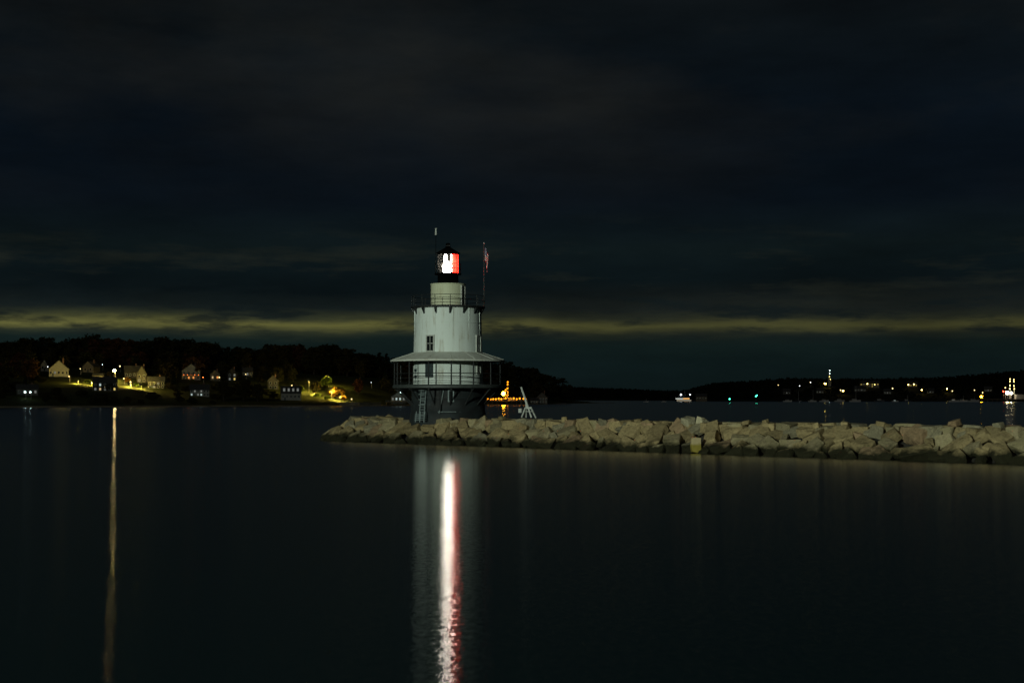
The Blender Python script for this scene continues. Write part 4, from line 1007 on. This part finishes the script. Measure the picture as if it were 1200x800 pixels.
# ------------------------------------------------------------------ trees
def tree_parts(rng, H, shape):
    tr = MB(); cr = MB()
    th = H * 0.9
    base_r = H * 0.022
    if shape == 'pine':
        tr.bar((0, 0, -1.0), (0, 0, H * 0.96), base_r, 0.05, 7)
        for i in range(15):
            f_ = 0.16 + 0.82 * i / 14; z = H * f_; rr = H * 0.20 * (1 - f_) ** 0.8 + 0.3
            for j in range(7):
                a = rng.uniform(0, 6.28); e = rr * rng.uniform(.6, 1.15)
                for q in range(8):
                    g = e * (0.25 + 0.75 * rng.random()); p = Vector((g * math.cos(a + rng.gauss(0, .18)), g * math.sin(a + rng.gauss(0, .18)), z - g * 0.28 + rng.gauss(0, .2)))
                    leaf(cr, p, rng, 0.55)
        return tr, cr
    tr.bar((0, 0, -1.0), (0, 0, H * 0.42), base_r, base_r * 0.72, 8)
    tr.bar((0, 0, H * 0.42), (rng.uniform(-.4, .4), rng.uniform(-.4, .4), H * 0.82), base_r * 0.72, base_r * 0.2, 7)
    cl = []
    rad = H * (0.30 if shape == 'round' else 0.24)
    for i in range(46):
        d = Vector((rng.gauss(0, 1), rng.gauss(0, 1), rng.gauss(0, 1))).normalized() * rng.uniform(.45, 1.0)
        c = Vector((d.x * rad, d.y * rad, H * 0.54 + d.z * H * 0.42)); 
        if c.z < H * 0.16: c.z = H * 0.16 + rng.uniform(0, 1)
        cl.append(c)
        if i < 11: tr.bar((0, 0, H * rng.uniform(.25, .55)), c * 0.92, base_r * 0.34, 0.04, 5)
    for c in cl:
        s_ = H * rng.uniform(.055, .11)
        for _ in range(46):
            d = Vector((rng.gauss(0, 1), rng.gauss(0, 1), rng.gauss(0, .8))).normalized() * s_ * rng.uniform(.5, 1.15)
            leaf(cr, c + d, rng, H * 0.036)
    return tr, cr
def leaf(cr, p, rng, s):
    a = Vector((rng.gauss(0, 1), rng.gauss(0, 1), rng.gauss(0, 1))).normalized(); b = a.orthogonal().normalized()
    b = (Matrix.Rotation(rng.uniform(0, 6.28), 3, a) @ b); c = a.cross(b); s *= rng.uniform(.6, 1.25)
    cr.add([p - b * s, p - c * s * .6, p + b * s, p + c * s * .6], [(0, 1, 2, 3)])
trng = random.Random(5)
PROTO = {}
for key, shape, mat in (('dark_a', 'round', M_leafdark), ('dark_b', 'tall', M_leafdark), ('dark_c', 'round', M_leafdark), ('rust', 'round', M_leafred), ('pine_a', 'pine', M_leafpine), ('gold', 'round', M_leafyel), ('green', 'round', M_leafgreen)):
    tr, cr = tree_parts(trng, 16.0, shape)
    root = thing('pine_tree' if shape == 'pine' else 'leafy_tree', 'x', 'tree', (0, 0, -500))
    a_ = tr.build('trunk', M_bark, root); b_ = cr.build('crown', mat, root)
    PROTO[key] = [root, a_, b_, False]
def put_tree(key, p, H, label, group=None, wide=1.0):
    root, a_, b_, used = PROTO[key]
    if not used: r = root; PROTO[key][3] = True
    else:
        r = root.copy(); COL.objects.link(r)
        for ch in (a_, b_):
            c = ch.copy(); COL.objects.link(c); c.parent = r
    r.location = p; s = H / 16.0; wdt = trng.uniform(.9, 1.25)
    r.scale = (s * wdt * wide, s * wdt * wide, s); r.rotation_euler = (0, 0, trng.uniform(0, 6.28))
    if 'group' in r: del r['group']
    tag(r, label, 'tree', group)
    return r
SKYL = [(-160, 398), (0, 398), (40, 394), (70, 397), (100, 393), (120, 389), (140, 393), (160, 397), (190, 394), (230, 395), (250, 402), (300, 405), (330, 402), (350, 400), (370, 404), (380, 402), (410, 408), (440, 413), (460, 416), (520, 418), (570, 421), (600, 425.5), (630, 432), (650, 440), (662, 446), (672, 455)]
def blocked(px, D, H, base):
    k_ = F / D; hw = H * 0.33 * k_; pb = HY - (base - CH) * k_; pt = HY - (base + H - CH) * k_
    for x0, x1, y0, y1, dd in rects:
        if dd > D - 1 and px + hw > x0 and px - hw < x1 and pt < y1 and pb > y0: return True
    return False
# skyline trees along the ridge
px = -70.0
while px < 668:
    s_ = interp(SCL, px); d = (300 if px < 480 else 240) * (1 if px < 600 else max(.25, (690 - px) / 90)) + trng.uniform(-30, 30)
    p = shore_pt(px, d); zt = PZ(interp(SKYL, px) + trng.uniform(-1.5, 5), p.y); H = max(zt - p.z, 3.0)
    H = min(H, 26)
    red = 112 < px < 150 or 335 < px < 365
    if red: put_tree('rust', p, H, 'dark rust coloured tree on the ridge ' + ('above the brilliant street lamp' if px < 200 else 'above the dormer house'), 'rust coloured trees above the brilliant street lamp' if px < 200 else 'rust coloured trees above the dormer house', wide=1.5)
    else: put_tree(trng.choice(['dark_a', 'dark_b', 'dark_c', 'dark_a', 'dark_c', 'dark_a', 'pine_a']), p, H, 'black tree in the skyline of the wooded ridge', 'black trees along the wooded skyline', wide=trng.uniform(1.2, 1.7))
    px += trng.uniform(7, 11)
px = -70.0
while px < 600:
    p = shore_pt(px, 335 if px < 480 else 270); zt = PZ(interp(SKYL, px) + trng.uniform(2, 9), p.y)
    put_tree(trng.choice(['dark_a', 'dark_b', 'dark_c']), p - Vector((0, 0, 6)), max(zt - p.z + 6, 5), 'black tree in the skyline of the wooded ridge', 'black trees along the wooded skyline', wide=1.8)
    px += trng.uniform(12, 16)
# slope trees, behind and between the houses
AREA = [(40, 'the broad gabled house'), (90, 'the cream gable house'), (150, 'the brilliant street lamp'), (200, 'the turret house'), (245, 'the red porch house'), (310, 'the stacked lit windows'), (350, 'the dormer house'), (410, 'the lit garden'), (480, 'the boathouse pier'), (700, 'the orange pier')]
n_ = 0; tries = 0
while n_ < 158 and tries < 9000:
    tries += 1
    px = trng.uniform(-60, 655); d = trng.uniform(12, 300)
    if px > 600 and d > 120: continue
    p = shore_pt(px, d); H = trng.uniform(8, 16) * (0.75 if d < 60 else 1)
    ptop = HY - (p.z + H - CH) / p.y * F
    if ptop < interp(SKYL, px) + 4: continue
    if blocked(px, p.y, H, p.z): continue
    who = next(nm for lim, nm in AREA if px <= lim)
    key = trng.choice(['dark_a', 'dark_b', 'dark_c', 'dark_c', 'rust', 'pine_a'])
    if 215 < px < 250 and ptop < 425: key = 'rust'
    put_tree(key, p, H, f'dark {"pine" if key == "pine_a" else "rust brown" if key == "rust" else "leafy"} tree on the slope near {who}', f'dark {"pines" if key == "pine_a" else "rust brown trees" if key == "rust" else "leafy trees"} near {who}', wide=trng.uniform(1.0, 1.4)); n_ += 1
n_ = 0; tries = 0
while n_ < 90 and tries < 6000:
    tries += 1
    px = trng.uniform(-40, 470); d = trng.uniform(7, 150); p = shore_pt(px, d); H = trng.uniform(2.5, 5.0)
    py_ = HY - (p.z + 1 - CH) / p.y * F
    if blocked(px, p.y, H * 0.7, p.z) or (345 < px < 445 and py_ > 430): continue
    who = next(nm for lim, nm in AREA if px <= lim)
    r = put_tree(trng.choice(['dark_a', 'dark_c']), p, H, f'low dark bush on the slope near {who}', f'dark bushes near {who}', wide=trng.uniform(1.6, 2.6)); r.name = 'leafy_bush'; r['category'] = 'bush'; n_ += 1
# trees with a place of their own
put_tree('gold', find(395, 467)[0], 7.5, 'golden tree glowing beside the yellow garden lamp', wide=2.0)
put_tree('gold', find(403, 470)[0], 3.5, 'low golden bush above the lit sea wall', wide=2.0)
put_tree('green', find(381, 455)[0] + Vector((0, 4, 0)), 9.0, 'green tree lit from inside by a garden lamp', wide=1.5)
put_tree('green', find(371, 466)[0] + Vector((0, 4, 0)), 3.2, 'low lit green bush on the garden lawn', wide=2.2)
put_tree('green', find(382, 469)[0] + Vector((0, 4, 0)), 3.0, 'lit green bush just above the stone beach', wide=2.4)
put_tree('green', find(101, 450)[0] + Vector((0, 3, 0)), 3.0, 'lit bush beside the dark house with lit rooms', wide=2.0)
put_tree('green', find(158, 454)[0] + Vector((0, 3, 0)), 3.0, 'lit bush on the drive near the turret house', wide=2.0)
put_tree('gold', find(147, 449)[0] + Vector((0, 3, 0)), 4.0, 'golden bush lit by the brilliant street lamp', wide=1.5)
put_tree('green', find(350, 462)[0], 6.0, 'yellow green tree at the edge of the lit garden', wide=1.6)
put_tree('dark_b', find(372, 462)[0] + Vector((0, -8, 0)), 8.5, 'black tree standing in front of the lit garden', wide=1.5)
put_tree('green', find(228, 448)[0] + Vector((0, -5, 0)), 2.6, 'small green bush lit by the red porch')
put_tree('dark_c', find(262, 470)[0], 13, 'broad black tree near the water beside the cool lit white house')
put_tree('dark_a', find(285, 470)[0], 13, 'broad black tree near the water short of the dormer house')
put_tree('dark_b', find(302, 471)[0], 11, 'tall black tree near the water just short of the dormer house')
# far wood across the harbour: one mass
wb = MB(); wr = random.Random(9)
for i in range(5200):
    px = wr.uniform(602, 1325); d = 20 + 330 * math.sqrt(wr.random())
    p = far_pt(px, d)
    r = wr.uniform(3.0, 6.0) if px > 800 else wr.uniform(3, 5)
    k_ = F / p.y; py_t = HY - (p.z + 2.2 * r - CH) * k_; py_b = HY - (p.z - CH) * k_
    if any(x0 - r * k_ < px < x1 + r * k_ and py_t < y1 and py_b > y0 and p.y < dd + 2 for x0, x1, y0, y1, dd in frects): continue
    for _ in range(26):
        dv = Vector((wr.gauss(0, 1), wr.gauss(0, 1), wr.gauss(0, 1))).normalized() * r * wr.uniform(.5, 1.0)
        leaf(wb, p + Vector((dv.x, dv.y, r + dv.z)), wr, r * 0.36)
tag(wb.build('far_wood', M_farleaf), 'black wood covering the low hills across the harbour', 'wood', kind='stuff')
for key, (root, a_, b_, used) in PROTO.items():
    if not used:
        for o_ in (a_, b_, root): bpy.data.objects.remove(o_)

# ------------------------------------------------------------------ render settings
sc.render.engine = 'CYCLES'
sc.view_settings.view_transform = 'Standard'; sc.view_settings.look = 'None'
sc.view_settings.exposure = 0.0; sc.view_settings.gamma = 1.0; sc.view_settings.use_curve_mapping = False
cy = sc.cycles
cy.use_denoising = True
try: cy.denoiser = 'OPENIMAGEDENOISE'
except Exception: pass
cy.sample_clamp_indirect = 6; cy.max_bounces = 5; cy.diffuse_bounces = 2; cy.glossy_bounces = 3; cy.transparent_max_bounces = 8
cy.caustics_reflective = False; cy.caustics_refractive = False
cy.use_light_tree = True
cy.light_sampling_threshold = 0.0
